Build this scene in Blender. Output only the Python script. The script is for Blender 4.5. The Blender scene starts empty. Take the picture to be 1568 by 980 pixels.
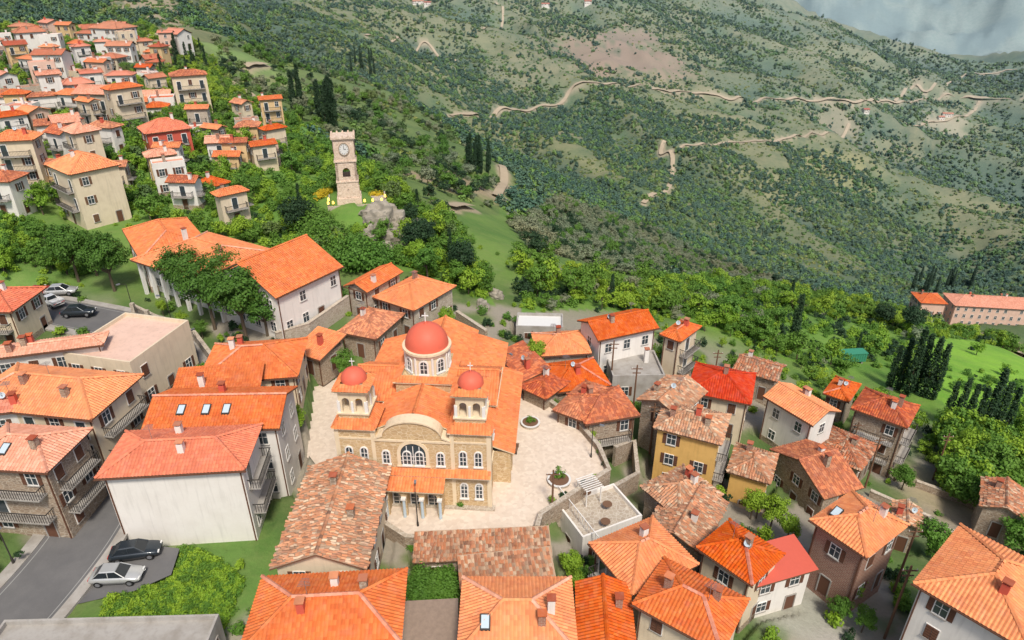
import bpy, math, random
import numpy as np
random.seed(7); rng=np.random.default_rng(7)
R=random.uniform
# ------------------------------------------------------------------ image pixels cast onto the site through an estimated camera (metres, plaza = 0)
H=50.0; F=1059.0; TH=math.radians(28); S_=math.sin(TH); C_=math.cos(TH)
CAM=np.array([0,0,H])
def ray(px,py):
    u=(px-784)/F; v=(py-490)/F
    return np.array([u, C_-v*S_, -S_-v*C_])
def at_z(px,py,z):
    d=ray(px,py); return CAM+d*((z-H)/d[2])
def at_t(px,py,t): return CAM+ray(px,py)*t
def vnoise(x,y,seed=0):
    x=np.asarray(x,float); y=np.asarray(y,float)
    ix=np.floor(x).astype(np.int64); iy=np.floor(y).astype(np.int64)
    fx=x-ix; fy=y-iy; fx=fx*fx*(3-2*fx); fy=fy*fy*(3-2*fy)
    def h(a,b):
        n=(a*374761393+b*668265263+seed*974711)&0xffffffff
        n=((n^(n>>13))*1274126177)&0xffffffff
        n=n^(n>>16); return (n&0xffff)/65535.0
    return (h(ix,iy)*(1-fx)+h(ix+1,iy)*fx)*(1-fy)+(h(ix,iy+1)*(1-fx)+h(ix+1,iy+1)*fx)*fy
def fbm(x,y,o=4,seed=0):
    s=0;a=.5;t=0
    for i in range(o):
        s=s+a*vnoise(x*2**i+17*i,y*2**i-9*i,seed+i); t+=a; a*=.5
    return s/t
def sstep(a,b,x):
    t=np.clip((x-a)/(b-a),0,1); return t*t*(3-2*t)
ctl=[]
for p in [(0,980,1),(160,980,1),(500,980,-1.5),(784,980,-2.5),(1200,980,-4),(1568,980,-5),(60,850,1.8),(160,735,2.2),(250,600,3.2),(225,512,4),(80,475,5),
 (190,870,1),(480,850,-.5),(700,840,-1),(640,770,-.4),(830,700,-.4),(800,570,-.2),(650,600,.5),(500,600,1.5),(950,800,-3),(1000,900,-4),
 (1100,800,-5),(1250,950,-5),(1450,950,-5),(960,690,-4),(1100,720,-6),(1340,720,-13),(1230,670,-10),(1450,780,-14),(1568,870,-12),(1050,575,-7),
 (960,555,-3),(850,510,-2),(1300,590,-19),(0,350,8),(100,345,6),(300,360,5),(-300,600,14),(430,520,4.5),(560,480,4),(650,480,2),(740,470,0),
 (1390,720,-14),(530,308,8),(570,312,7),(500,310,6.5),(470,380,3),(540,410,2.5),(620,400,2.5),(640,330,1)]:
    ctl.append(at_z(*p))
for p in [(1500,650,115),(1568,560,170),(1500,505,265),(1568,495,290),(1200,500,150),(1100,470,150),(950,440,150),(820,400,140),(900,400,220),(1000,430,220),
 (1150,450,230),(1300,470,240),(760,330,200),(700,320,170),(560,250,200),(700,250,260),(760,255,300),(500,200,230),(560,130,420),(450,100,400),(350,60,400),
 (300,20,500),(450,150,300),(420,250,165),(0,250,150),(150,180,180),(300,160,210),(30,90,270),(200,60,300),(0,30,400),(150,10,500),(300,60,330),(-300,300,150),
 (870,300,400),(1000,330,500),(1050,400,450),(1250,440,500),(1450,440,650),(1300,350,700),(1200,250,850),(1000,200,850),(900,130,1000),(700,180,700),(650,60,1000),
 (800,30,1300),(1000,30,1400),(1100,100,1200),(1300,150,1200),(1500,200,1200),(1500,110,1500),(1150,2,1700),(1350,70,1650),(1568,90,1650),(1568,350,800),(600,10,1300),
 (450,5,900),(450,50,700),(1700,300,900),(1750,100,1600)]:
    ctl.append(at_t(*p))
for p in [(0,10,-2),(-40,10,1),(50,10,-4),(-150,60,12),(-250,150,22),(120,40,-20),(300,100,-90),(1400,2500,-420),(1900,2300,-450),(500,2400,60),(0,2200,120),
 (-600,2000,150),(-1500,1500,120),(-900,700,60),(800,2600,-60),(2500,5500,-520),(1500,6000,-520),(3500,4500,-520),(4000,9000,900),(2000,9500,900),(6000,8000,900),(0,9500,900),(-4000,8000,600)]:
    ctl.append(np.array(p,float))
ctl=np.array(ctl)
def feat(X,Y): return np.stack([2*np.arctan2(X,Y),np.log(np.hypot(X,Y)+1e-6)],-1)
fc=feat(ctl[:,0],ctl[:,1]); NC=len(fc)
def kern(a,b): return np.sqrt(((a[:,None]-b[None])**2).sum(-1)+.004)
A=np.zeros((NC+3,NC+3)); A[:NC,:NC]=kern(fc,fc)-np.eye(NC)*0.003; A[:NC,NC]=1; A[:NC,NC+1:]=fc; A[NC,:NC]=1; A[NC+1:,:NC]=fc.T
WGT=np.linalg.solve(A,np.concatenate([ctl[:,2],[0,0,0]]))
def gully(X,Y): return 1-2*np.abs(fbm((X+.6*Y)/260+.5*vnoise(X/150,Y/150,5),(Y-.4*X)/560,4,3)-.5)
def zt(X,Y):
    X=np.atleast_1d(np.asarray(X,float)); Y=np.atleast_1d(np.asarray(Y,float))
    sh=X.shape; X=X.ravel(); Y=Y.ravel(); out=np.empty(len(X))
    for i in range(0,len(X),20000):
        f=feat(X[i:i+20000],Y[i:i+20000]); out[i:i+20000]=kern(f,fc)@WGT[:NC]+WGT[NC]+f@WGT[NC+1:]
    r=np.hypot(X,Y)
    out+=sstep(280,900,r)*(gully(X,Y)-.75)*90*(1+.3*sstep(2500,5000,r))
    out+=sstep(180,600,r)*(fbm(X/70,Y/70,4,9)-.5)*18
    out+=sstep(2600,4500,r)*(fbm(X/1100,Y/1100,5,13)-.5)*700
    out+=sstep(130,260,r)*(fbm(X/22,Y/22,3,19)-.5)*4
    return out.reshape(sh)
_ts=np.geomspace(36,11000,900)
def hit(px,py):
    d=ray(px,py); P=CAM[None]+_ts[:,None]*d[None]; dz=P[:,2]-zt(P[:,0],P[:,1])
    k=np.argmax(dz<0)
    if not (dz<0).any(): k=len(_ts)-1
    if k==0: return P[0],_ts[0]
    f=dz[k-1]/(dz[k-1]-dz[k]+1e-9); t=_ts[k-1]+(_ts[k]-_ts[k-1])*f
    p=CAM+d*t; return p,t
# ------------------------------------------------------------------ materials
M={}
def newmat(name):
    m=bpy.data.materials.new(name); m.use_nodes=True; nt=m.node_tree
    b=nt.nodes['Principled BSDF']; b.inputs['Roughness'].default_value=.85
    b.inputs['Specular IOR Level'].default_value=.25
    return m,nt,b
def ND(nt,t,**k):
    nd=nt.nodes.new(t)
    for a,v in k.items(): setattr(nd,a,v)
    return nd
def mixc(nt,f,a,b,mode='MIX'):
    m=nt.nodes.new('ShaderNodeMix'); m.data_type='RGBA'; m.blend_type=mode
    for s,v in ((m.inputs[0],f),(m.inputs[6],a),(m.inputs[7],b)):
        if hasattr(v,'links'): nt.links.new(v,s)
        elif isinstance(v,(int,float)): s.default_value=v
        else: s.default_value=(*v,1)
    return m.outputs[2]
def mth(nt,op,a,b=0.0,clamp=False):
    m=nt.nodes.new('ShaderNodeMath'); m.operation=op; m.use_clamp=clamp
    for s,v in ((m.inputs[0],a),(m.inputs[1],b)):
        if hasattr(v,'links'): nt.links.new(v,s)
        else: s.default_value=v
    return m.outputs[0]
def ramp(nt,f,stops):
    r=nt.nodes.new('ShaderNodeValToRGB'); nt.links.new(f,r.inputs[0]); e=r.color_ramp.elements
    while len(e)<len(stops): e.new(.5)
    for x,(p,c) in zip(e,stops): x.position=p; x.color=(*c,1) if hasattr(c,'__len__') else (c,c,c,1)
    return r.outputs[0]
def noise(nt,scale,detail=4,coord='Object',rough=.6):
    tc=nt.nodes.new('ShaderNodeTexCoord'); nz=ND(nt,'ShaderNodeTexNoise'); nz.inputs['Scale'].default_value=scale
    nz.inputs['Detail'].default_value=detail; nz.inputs['Roughness'].default_value=rough
    if coord=='World':
        g=nt.nodes.new('ShaderNodeNewGeometry'); nt.links.new(g.outputs['Position'],nz.inputs['Vector'])
    else: nt.links.new(tc.outputs[coord],nz.inputs['Vector'])
    return nz.outputs['Fac']
def bump(nt,b,hs,strength=.5,dist=.05):
    bp=ND(nt,'ShaderNodeBump'); bp.inputs['Strength'].default_value=strength; bp.inputs['Distance'].default_value=dist
    nt.links.new(hs,bp.inputs['Height']); nt.links.new(bp.outputs[0],b.inputs['Normal'])
def haze_tint(nt,col,scale=5200):  # aerial haze painted into the base colour, stronger with distance from the origin
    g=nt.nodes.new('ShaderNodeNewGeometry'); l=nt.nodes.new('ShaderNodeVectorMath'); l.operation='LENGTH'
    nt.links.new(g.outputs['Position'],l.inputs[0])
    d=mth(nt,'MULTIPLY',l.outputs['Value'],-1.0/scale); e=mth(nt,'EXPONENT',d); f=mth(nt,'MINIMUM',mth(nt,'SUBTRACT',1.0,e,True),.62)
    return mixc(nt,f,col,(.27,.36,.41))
def plaster(name,c,dirt=.25,rough=.85):
    m,nt,b=newmat(name); a=noise(nt,.6,5); a2=noise(nt,5,4)
    f=ramp(nt,a,[(.42,0.0),(.75,1.0)]); col=mixc(nt,mth(nt,'MULTIPLY',f,dirt*2),c,tuple(x*y for x,y in zip(c,(.55,.5,.44))))
    col=mixc(nt,mth(nt,'MULTIPLY',a2,.25),col,tuple(x*.8 for x in c))
    tc=nt.nodes.new('ShaderNodeTexCoord'); mp=nt.nodes.new('ShaderNodeMapping'); mp.inputs['Scale'].default_value=(3,3,.25); nt.links.new(tc.outputs['Object'],mp.inputs[0])
    nz=ND(nt,'ShaderNodeTexNoise'); nz.inputs['Scale'].default_value=1; nz.inputs['Detail'].default_value=4; nt.links.new(mp.outputs[0],nz.inputs['Vector'])
    col=mixc(nt,mth(nt,'MULTIPLY',ramp(nt,nz.outputs['Fac'],[(.52,0.0),(.75,1.0)]),.3),col,tuple(x*.5 for x in c))
    nt.links.new(col,b.inputs['Base Color']); bump(nt,b,a2,.3,.02)
    b.inputs['Roughness'].default_value=rough; M[name]=m
def stone(name,c1,c2,mortar,scale=2.2,bs=.6,mo=1.0):
    m,nt,b=newmat(name); tc=nt.nodes.new('ShaderNodeTexCoord'); mp=nt.nodes.new('ShaderNodeMapping'); mp.inputs['Scale'].default_value=(1,1,1.7)
    nt.links.new(tc.outputs['Object'],mp.inputs[0])
    v=ND(nt,'ShaderNodeTexVoronoi'); v.inputs['Scale'].default_value=scale; nt.links.new(mp.outputs[0],v.inputs['Vector'])
    e=ND(nt,'ShaderNodeTexVoronoi',feature='DISTANCE_TO_EDGE'); e.inputs['Scale'].default_value=scale; nt.links.new(mp.outputs[0],e.inputs['Vector'])
    sp=nt.nodes.new('ShaderNodeSeparateColor'); nt.links.new(v.outputs['Color'],sp.inputs[0])
    col=mixc(nt,sp.outputs[0],c1,c2); col=mixc(nt,mth(nt,'MULTIPLY',noise(nt,.8),.45*mo),col,tuple(x*.6 for x in c1))
    ed=ramp(nt,e.outputs['Distance'],[(0.02,mo),(.07,0.0)]); col=mixc(nt,ed,col,mortar)
    nt.links.new(col,b.inputs['Base Color']); bump(nt,b,e.outputs['Distance'],bs,.06); M[name]=m
def brick(name,c1,c2,mortar):
    m,nt,b=newmat(name); g=nt.nodes.new('ShaderNodeTexCoord'); sx=nt.nodes.new('ShaderNodeSeparateXYZ'); nt.links.new(g.outputs['Object'],sx.inputs[0])
    cx=nt.nodes.new('ShaderNodeCombineXYZ'); nt.links.new(mth(nt,'ADD',sx.outputs[0],sx.outputs[1]),cx.inputs[0]); nt.links.new(sx.outputs[2],cx.inputs[1])
    t=ND(nt,'ShaderNodeTexBrick'); t.inputs['Scale'].default_value=1; t.inputs['Brick Width'].default_value=.42; t.inputs['Row Height'].default_value=.2; t.inputs['Mortar Size'].default_value=.02
    t.inputs['Color1'].default_value=(*c1,1); t.inputs['Color2'].default_value=(*c2,1); t.inputs['Mortar'].default_value=(*mortar,1); nt.links.new(cx.outputs[0],t.inputs[0])
    col=mixc(nt,mth(nt,'MULTIPLY',noise(nt,1.5),.5),t.outputs[0],tuple(x*.6 for x in c1)); nt.links.new(col,b.inputs['Base Color']); M[name]=m
def tile(name,cs,stain=.35,stc=(.22,.07,.03),pale=.26):
    m,nt,b=newmat(name); g=nt.nodes.new('ShaderNodeNewGeometry'); col=ramp(nt,g.outputs['Random Per Island'],[(i/(len(cs)-.001),c) for i,c in enumerate(cs)])
    f=ramp(nt,noise(nt,.35,6),[(.43,0.0),(.75,1.0)]); col=mixc(nt,mth(nt,'MULTIPLY',f,stain*1.8),col,stc)
    f2=ramp(nt,noise(nt,1.3,6),[(.48,0.0),(.72,pale)]); col=mixc(nt,f2,col,tuple(min(1,x*.7+.18) for x in cs[0]))
    oi=nt.nodes.new('ShaderNodeObjectInfo'); hs=ND(nt,'ShaderNodeHueSaturation'); nt.links.new(col,hs.inputs['Color'])
    nt.links.new(mth(nt,'ADD',mth(nt,'MULTIPLY',oi.outputs['Random'],.28),.82),hs.inputs['Value'])
    nt.links.new(mth(nt,'SUBTRACT',1.08,mth(nt,'MULTIPLY',oi.outputs['Random'],.18)),hs.inputs['Saturation'])
    nt.links.new(mth(nt,'ADD',mth(nt,'MULTIPLY',oi.outputs['Random'],.018),.494),hs.inputs['Hue'])
    nt.links.new(haze_tint(nt,hs.outputs[0]),b.inputs['Base Color']); bump(nt,b,noise(nt,9,3),.3,.03); M[name]=m
def plain(name,c,rough=.7,metal=0,emit=0,nz=.25):
    m,nt,b=newmat(name); a=noise(nt,3,4); col=mixc(nt,mth(nt,'MULTIPLY',a,nz),c,tuple(x*.5 for x in c)); nt.links.new(col,b.inputs['Base Color'])
    b.inputs['Roughness'].default_value=rough; b.inputs['Metallic'].default_value=metal
    if emit: b.inputs['Emission Color'].default_value=(*c,1); b.inputs['Emission Strength'].default_value=emit
    M[name]=m
def foliage(name,c1,c2,c3,dark=.4,trans=1):
    m,nt,b=newmat(name); g=nt.nodes.new('ShaderNodeNewGeometry'); oi=nt.nodes.new('ShaderNodeObjectInfo')
    col=mixc(nt,oi.outputs['Random'],c1,c2); col=mixc(nt,mth(nt,'MULTIPLY',g.outputs['Random Per Island'],.6),col,c3)
    col=mixc(nt,ramp(nt,noise(nt,.45,3,'World'),[(.47,0.0),(.64,dark)]),col,tuple(x*.4 for x in c1))
    # stands of different species: slow drift in hue over the hillside
    col=mixc(nt,ramp(nt,noise(nt,.011,4,'World'),[(.42,0.0),(.62,.55)]),col,tuple(min(1,x*y) for x,y in zip(c2,(1.55,1.15,1.0))))
    hz=haze_tint(nt,col); nt.links.new(hz,b.inputs['Base Color']); b.inputs['Roughness'].default_value=.6
    if trans:
        tr=nt.nodes.new('ShaderNodeBsdfTranslucent'); nt.links.new(hz,tr.inputs[0]); mx=nt.nodes.new('ShaderNodeMixShader'); mx.inputs[0].default_value=.3
        nt.links.new(b.outputs[0],mx.inputs[1]); nt.links.new(tr.outputs[0],mx.inputs[2]); nt.links.new(mx.outputs[0],nt.nodes['Material Output'].inputs[0])
    M[name]=m
plaster('white',(.78,.75,.70),.10); plaster('cream',(.72,.61,.45),.16); plaster('yellow',(.74,.46,.15),.2); plaster('ochre',(.70,.50,.27),.2); plaster('pink',(.72,.50,.40),.16); plaster('grey',(.42,.40,.37),.4)
plaster('concrete',(.38,.36,.33),.4); plaster('church_trim',(.76,.63,.44),.10)
stone('stone',(.38,.29,.21),(.25,.19,.14),(.46,.40,.32)); stone('stone_light',(.50,.43,.34),(.38,.31,.24),(.54,.49,.41)); stone('church_stone',(.62,.45,.25),(.50,.34,.18),(.66,.54,.36),1.9,.35)
stone('tower_stone',(.72,.56,.44),(.54,.41,.31),(.74,.62,.51),1.6,.5); stone('paving',(.74,.63,.52),(.62,.51,.41),(.62,.54,.45),2.6,.25,.45); stone('rock',(.40,.36,.29),(.28,.25,.20),(.22,.20,.16),.35,1)
brick('brick',(.38,.20,.14),(.28,.14,.10),(.44,.36,.29))
tile('tile_orange',[(.74,.165,.038),(.80,.24,.07),(.66,.13,.032),(.76,.19,.05)],.3,(.42,.09,.03)); tile('tile_red',[(.66,.10,.045),(.72,.14,.06),(.60,.09,.04)],.2,(.42,.07,.03))
tile('tile_mid',[(.66,.18,.07),(.72,.24,.10),(.54,.13,.055),(.42,.11,.055)],.45,(.30,.10,.05)); tile('tile_pink',[(.74,.29,.18),(.78,.35,.24),(.66,.24,.15)],.25,(.50,.17,.10))
tile('tile_old',[(.58,.21,.10),(.34,.14,.08),(.68,.29,.15),(.22,.11,.07),(.66,.48,.33),(.50,.19,.09)],.4,(.24,.12,.07))
plain('brown',(.14,.065,.04)); plain('wood',(.18,.10,.06)); plain('frame',(.80,.78,.74)); plain('trim_dark',(.05,.045,.04)); plain('metal',(.35,.36,.38),.4,.6); plain('green_paint',(.05,.26,.16))
plain('dome_red',(.74,.15,.09),.55,0,0,.3); plain('black',(.012,.012,.013)); plain('redmetal',(.60,.12,.08),.5); plain('rust',(.36,.27,.21),.6,.2,0,.9); plain('rubber',(.02,.02,.02)); plain('trunk',(.13,.10,.07)); plain('lamp_red',(.5,.02,.02),.3)
plain('bluegrey',(.50,.60,.66)); plain('paint_white',(.7,.7,.68)); plain('paint_worn',(.32,.32,.31)); plain('gold',(.6,.4,.1),.35,.7); plain('lit_bulb',(1,.62,.08),.5,0,4,0)
def glassy(n,c,r):
    m,nt,b=newmat(n); b.inputs['Base Color'].default_value=(*c,1); b.inputs['Roughness'].default_value=r; b.inputs['Specular IOR Level'].default_value=.6; M[n]=m
glassy('glass',(.045,.06,.07),.12); glassy('car_glass',(.02,.025,.03),.08)
for nn,c in (('car_silver',(.50,.51,.50)),('car_dark',(.035,.045,.055)),('car_white',(.75,.75,.74)),('car_red',(.4,.03,.02))):
    m,nt,b=newmat(nn); b.inputs['Base Color'].default_value=(*c,1); b.inputs['Roughness'].default_value=.28; b.inputs['Metallic'].default_value=.35; b.inputs['Coat Weight'].default_value=.5; M[nn]=m
m,nt,b=newmat('asphalt'); col=mixc(nt,noise(nt,.5,6,'World'),(.10,.10,.105),(.20,.195,.19)); col=mixc(nt,mth(nt,'MULTIPLY',noise(nt,12,2,'World'),.4),col,(.07,.07,.07)); nt.links.new(col,b.inputs['Base Color']); M['asphalt']=m
m,nt,b=newmat('dirt'); col=mixc(nt,noise(nt,.15,6,'World'),(.50,.40,.27),(.34,.27,.18)); nt.links.new(haze_tint(nt,col,7000),b.inputs['Base Color']); M['dirt']=m
foliage('leaf_bright',(.14,.32,.022),(.25,.42,.03),(.32,.48,.05),.3); foliage('leaf_mid',(.075,.20,.022),(.12,.26,.03),(.16,.32,.045),.35); foliage('leaf_dark',(.016,.05,.02),(.026,.068,.024),(.05,.11,.03))
foliage('leaf_olive',(.17,.24,.13),(.23,.28,.17),(.28,.32,.21),.25); foliage('leaf_pine',(.045,.14,.018),(.065,.17,.02),(.13,.27,.035)); foliage('leaf_yellow',(.65,.48,.02),(.75,.58,.03),(.5,.45,.04)); foliage('leaf_maquis',(.045,.115,.024),(.10,.165,.035),(.08,.15,.04),.4,0); foliage('leaf_bluish',(.03,.10,.065),(.06,.13,.075),(.08,.15,.085),.4,0)
foliage('leaf_grassy',(.15,.25,.045),(.22,.28,.07),(.25,.31,.09),.2,0); foliage('leaf_shrub',(.065,.175,.03),(.11,.22,.035),(.14,.26,.045),.4,0)
# terrain material
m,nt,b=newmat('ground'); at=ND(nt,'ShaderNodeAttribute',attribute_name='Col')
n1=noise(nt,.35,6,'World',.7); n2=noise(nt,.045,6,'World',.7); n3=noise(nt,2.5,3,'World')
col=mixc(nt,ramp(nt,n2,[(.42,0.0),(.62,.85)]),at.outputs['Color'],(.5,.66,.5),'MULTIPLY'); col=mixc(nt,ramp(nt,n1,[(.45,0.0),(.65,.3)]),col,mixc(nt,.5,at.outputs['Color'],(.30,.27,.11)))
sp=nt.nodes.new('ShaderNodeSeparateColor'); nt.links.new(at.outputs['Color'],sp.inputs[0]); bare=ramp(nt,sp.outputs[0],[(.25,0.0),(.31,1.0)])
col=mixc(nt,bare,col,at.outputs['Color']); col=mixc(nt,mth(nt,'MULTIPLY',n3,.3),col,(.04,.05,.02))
nt.links.new(haze_tint(nt,col),b.inputs['Base Color']); bump(nt,b,n1,.6,.5); M['ground']=m
# ------------------------------------------------------------------ mesh builder
class MB:
    def __init__(s): s.v=[];s.f=[];s.m=[]
    def add(s,vs,fs,mat):
        o=len(s.v); s.v.extend([tuple(map(float,p)) for p in vs]); s.f.extend([tuple(i+o for i in f) for f in fs]); s.m.extend([mat]*len(fs))
    def addnp(s,vs,fs,mat):
        o=len(s.v); s.v.extend(map(tuple,vs.tolist())); s.f.extend(map(tuple,(fs+o).tolist())); s.m.extend([mat]*len(fs))
    def hexa(s,p,mat): s.add(p,[(3,2,1,0),(4,5,6,7),(0,1,5,4),(1,2,6,5),(2,3,7,6),(3,0,4,7)],mat)
    def box(s,x0,x1,y0,y1,z0,z1,mat): s.hexa([(x0,y0,z0),(x1,y0,z0),(x1,y1,z0),(x0,y1,z0),(x0,y0,z1),(x1,y0,z1),(x1,y1,z1),(x0,y1,z1)],mat)
    def mbox(s,P,a0,a1,z0,z1,n0,n1,mat): s.hexa([P(a0,n1,z0),P(a1,n1,z0),P(a1,n0,z0),P(a0,n0,z0),P(a0,n1,z1),P(a1,n1,z1),P(a1,n0,z1),P(a0,n0,z1)],mat)
    def cyl(s,x,y,z0,z1,r0,r1,mat,k=12,cap=True):
        vs=[(x+r0*math.cos(6.2832*i/k),y+r0*math.sin(6.2832*i/k),z0) for i in range(k)]+[(x+r1*math.cos(6.2832*i/k),y+r1*math.sin(6.2832*i/k),z1) for i in range(k)]
        fs=[(i,(i+1)%k,k+(i+1)%k,k+i) for i in range(k)]
        if cap: fs+=[tuple(range(k-1,-1,-1)),tuple(range(k,2*k))]
        s.add(vs,fs,mat)
    def limb(s,p,q,r0,r1,mat,k=6):
        p=np.array(p,float);q=np.array(q,float); d=q-p; d/=np.linalg.norm(d)+1e-9; a=np.cross(d,[.3,.9,.1]); a/=np.linalg.norm(a); b=np.cross(d,a)
        vs=[p+r0*(a*math.cos(6.2832*i/k)+b*math.sin(6.2832*i/k)) for i in range(k)]+[q+r1*(a*math.cos(6.2832*i/k)+b*math.sin(6.2832*i/k)) for i in range(k)]
        s.add(vs,[(i,(i+1)%k,k+(i+1)%k,k+i) for i in range(k)],mat)
    def dome(s,x,y,z,r,h,mat,k=24,j=8):
        vs=[];fs=[]
        for a in range(j):
            t=a/j*math.pi/2
            for i in range(k): vs.append((x+r*math.cos(t)*math.cos(6.2832*i/k),y+r*math.cos(t)*math.sin(6.2832*i/k),z+h*math.sin(t)))
        vs.append((x,y,z+h))
        for a in range(j-1):
            for i in range(k): fs.append((a*k+i,a*k+(i+1)%k,(a+1)*k+(i+1)%k,(a+1)*k+i))
        for i in range(k): fs.append(((j-1)*k+i,(j-1)*k+(i+1)%k,len(vs)-1))
        s.add(vs,fs,mat)
    def obj(s,name,parent=None,smooth=False,link=True):
        me=bpy.data.meshes.new(name); me.from_pydata(s.v,[],s.f); names=[]
        for x in s.m:
            if x not in names: names.append(x)
        for x in names: me.materials.append(M[x])
        idx={x:i for i,x in enumerate(names)}
        me.polygons.foreach_set('material_index',[idx[x] for x in s.m])
        if smooth: me.polygons.foreach_set('use_smooth',[True]*len(s.f))
        me.update(); o=bpy.data.objects.new(name,me)
        if link: bpy.context.scene.collection.objects.link(o)
        if parent: o.parent=parent
        return o
def empty(name,loc,ang=0):
    e=bpy.data.objects.new(name,None); e.location=loc; e.rotation_euler=(0,0,ang); e.empty_display_size=.5
    bpy.context.scene.collection.objects.link(e); return e
def nrm(v): v=np.asarray(v,float); return v/(np.linalg.norm(v)+1e-9)
def barrels(mb,c,al,sd,up,L,Wd,Hh,mat,lift=.05):
    N=len(c)
    if N==0: return
    al=np.broadcast_to(al,(N,3));sd=np.broadcast_to(sd,(N,3));up=np.broadcast_to(up,(N,3)); lift=np.broadcast_to(lift,(N,))[:,None]
    lo=c-al*L/2+up*lift; hi=c+al*L/2+up*.01
    V=np.stack([lo-sd*Wd/2,lo+up*Hh,lo+sd*Wd/2,hi-sd*Wd/2,hi+up*Hh,hi+sd*Wd/2],1).reshape(-1,3)
    b=np.arange(N)[:,None]*6
    Fc=np.concatenate([b+np.array([[0,1,4,3]]),b+np.array([[1,2,5,4]])],0)
    mb.addnp(V,Fc,mat)
def tiles_on(mb,poly,mat,old=0,L=.46,Wd=.30):
    P=np.array(poly,float); nn=nrm(np.cross(P[1]-P[0],P[2]-P[0]))
    if nn[2]<0: nn=-nn
    u=nrm(np.cross([0,0,1],nn)); v=np.cross(nn,u)
    q=np.stack([(P-P[0])@u,(P-P[0])@v],1); lo=q.min(0);hi=q.max(0)
    gu=np.arange(lo[0]+Wd/2,hi[0],Wd); gv=np.arange(lo[1]+L*.4,hi[1],L*.85)
    if len(gu)==0 or len(gv)==0: return
    G=np.stack(np.meshgrid(gu,gv),-1).reshape(-1,2); c=q.mean(0); ins=np.ones(len(G),bool)
    for i in range(len(q)):
        a=q[i];b2=q[(i+1)%len(q)]; e=b2-a; sg=np.sign(e[0]*(c[1]-a[1])-e[1]*(c[0]-a[0]))
        ins&=((e[0]*(G[:,1]-a[1])-e[1]*(G[:,0]-a[0]))*sg/(np.linalg.norm(e)+1e-9)>.04)
    G=G[ins]; N=len(G)
    if old: G=G+rng.normal(0,.05*old,(N,2)); 
    C=P[0]+G[:,:1]*u+G[:,1:]*v
    if old:
        a=rng.normal(0,.16*old,N)[:,None]; al=v*np.cos(a)+u*np.sin(a); sd=u*np.cos(a)-v*np.sin(a); lift=.04+np.abs(rng.normal(0,.05*old,N))
        k=rng.random(N)>.03*old
        barrels(mb,C[k],al[k],sd[k],nn,L,Wd*.92,.09,mat,lift[k])
    else: barrels(mb,C,v,u,nn,L,Wd*.96,.07,mat,.04)
def cap_line(mb,a,b,mat,old=0):
    a=np.array(a,float);b=np.array(b,float); Ln=np.linalg.norm(b-a)
    if Ln<.5: return
    al=nrm(b-a); sd=nrm(np.cross(al,[0,0,1])); up=np.cross(sd,al); k=max(1,int(Ln/.4))
    c=a+np.linspace(.5/k,1-.5/k,k)[:,None]*(b-a)+np.array([0,0,.05]); barrels(mb,c,al,sd,up,.44,.34,.13,mat,.05)
def slab_roof(mb,polys,mat,th=.16,soff='wood'):
    key={};vs=[];fs=[]
    for p in polys:
        f=[]
        for q in p:
            k=tuple(round(x,3) for x in q)
            if k not in key: key[k]=len(vs); vs.append(k)
            f.append(key[k])
        fs.append(f)
    mb.add(vs,fs,mat); lo=[(x,y,z-th) for x,y,z in vs]; mb.add(lo,[f[::-1] for f in fs],soff)
    cnt={}
    for f in fs:
        for i in range(len(f)): a,b=f[i],f[(i+1)%len(f)]; cnt[(a,b)]=1
    for (a,b) in cnt:
        if (b,a) not in cnt: mb.add([vs[a],vs[b],lo[b],lo[a]],[(3,2,1,0)],soff)
FOOT=[]
def window(mb,P,a,z,w,h,shut=None,fr='frame'):
    mb.mbox(P,a-w/2,a+w/2,z,z+h,-.02,.015,'glass'); t=.07
    for q in ((a-w/2-t,a-w/2,z-t,z+h+t),(a+w/2,a+w/2+t,z-t,z+h+t),(a-w/2,a+w/2,z-t,z),(a-w/2,a+w/2,z+h,z+h+t),(a-.025,a+.025,z,z+h),):
        mb.mbox(P,*q,-.02,.06,fr)
    mb.mbox(P,a-w/2,a-.025,z+h*.6,z+h*.6+.04,-.02,.045,fr); mb.mbox(P,a+.025,a+w/2,z+h*.6,z+h*.6+.04,-.02,.045,fr)
    mb.mbox(P,a-w/2-.12,a+w/2+.12,z-t-.08,z-t,-.02,.13,'concrete')
    if shut:
        cl=random.random()<.25
        for s in (-1,1):
            if cl: x0=a; x1=a+s*w*.5; nn=.065
            else: x0=a+s*(w/2+t); x1=x0+s*w*.46; nn=.01
            mb.mbox(P,min(x0,x1)+.01,max(x0,x1)-.01,z-.02,z+h+.02,nn,nn+.045,shut)
            for j in range(5): mb.mbox(P,min(x0,x1)+.04,max(x0,x1)-.03,z+.1+j*h/5,z+.04+(j+.7)*h/5,nn+.045,nn+.065,shut)
def balcony(mb,P,a0,a1,z,dp=1.1,rail='trim_dark',sl='concrete'):
    mb.mbox(P,a0,a1,z-.14,z,-.05,dp,sl)
    for a in np.arange(a0+.04,a1,.24): mb.mbox(P,a-.018,a+.018,z,z+.95,dp-.07,dp-.03,rail)
    for nn in np.arange(.2,dp-.1,.24):
        for a in (a0+.03,a1-.03): mb.mbox(P,a-.018,a+.018,z,z+.95,nn-.02,nn+.02,rail)
    mb.mbox(P,a0,a1,z+.95,z+1.02,dp-.09,dp-.01,rail)
    for a in (a0,a1-.06): mb.mbox(P,a,a+.06,z+.95,z+1.02,0,dp-.09,rail)
    for a in np.arange(a0+.5,a1-.3,2.2): mb.mbox(P,a-.07,a+.07,z-.45,z-.14,0,dp*.7,'wood')
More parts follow.
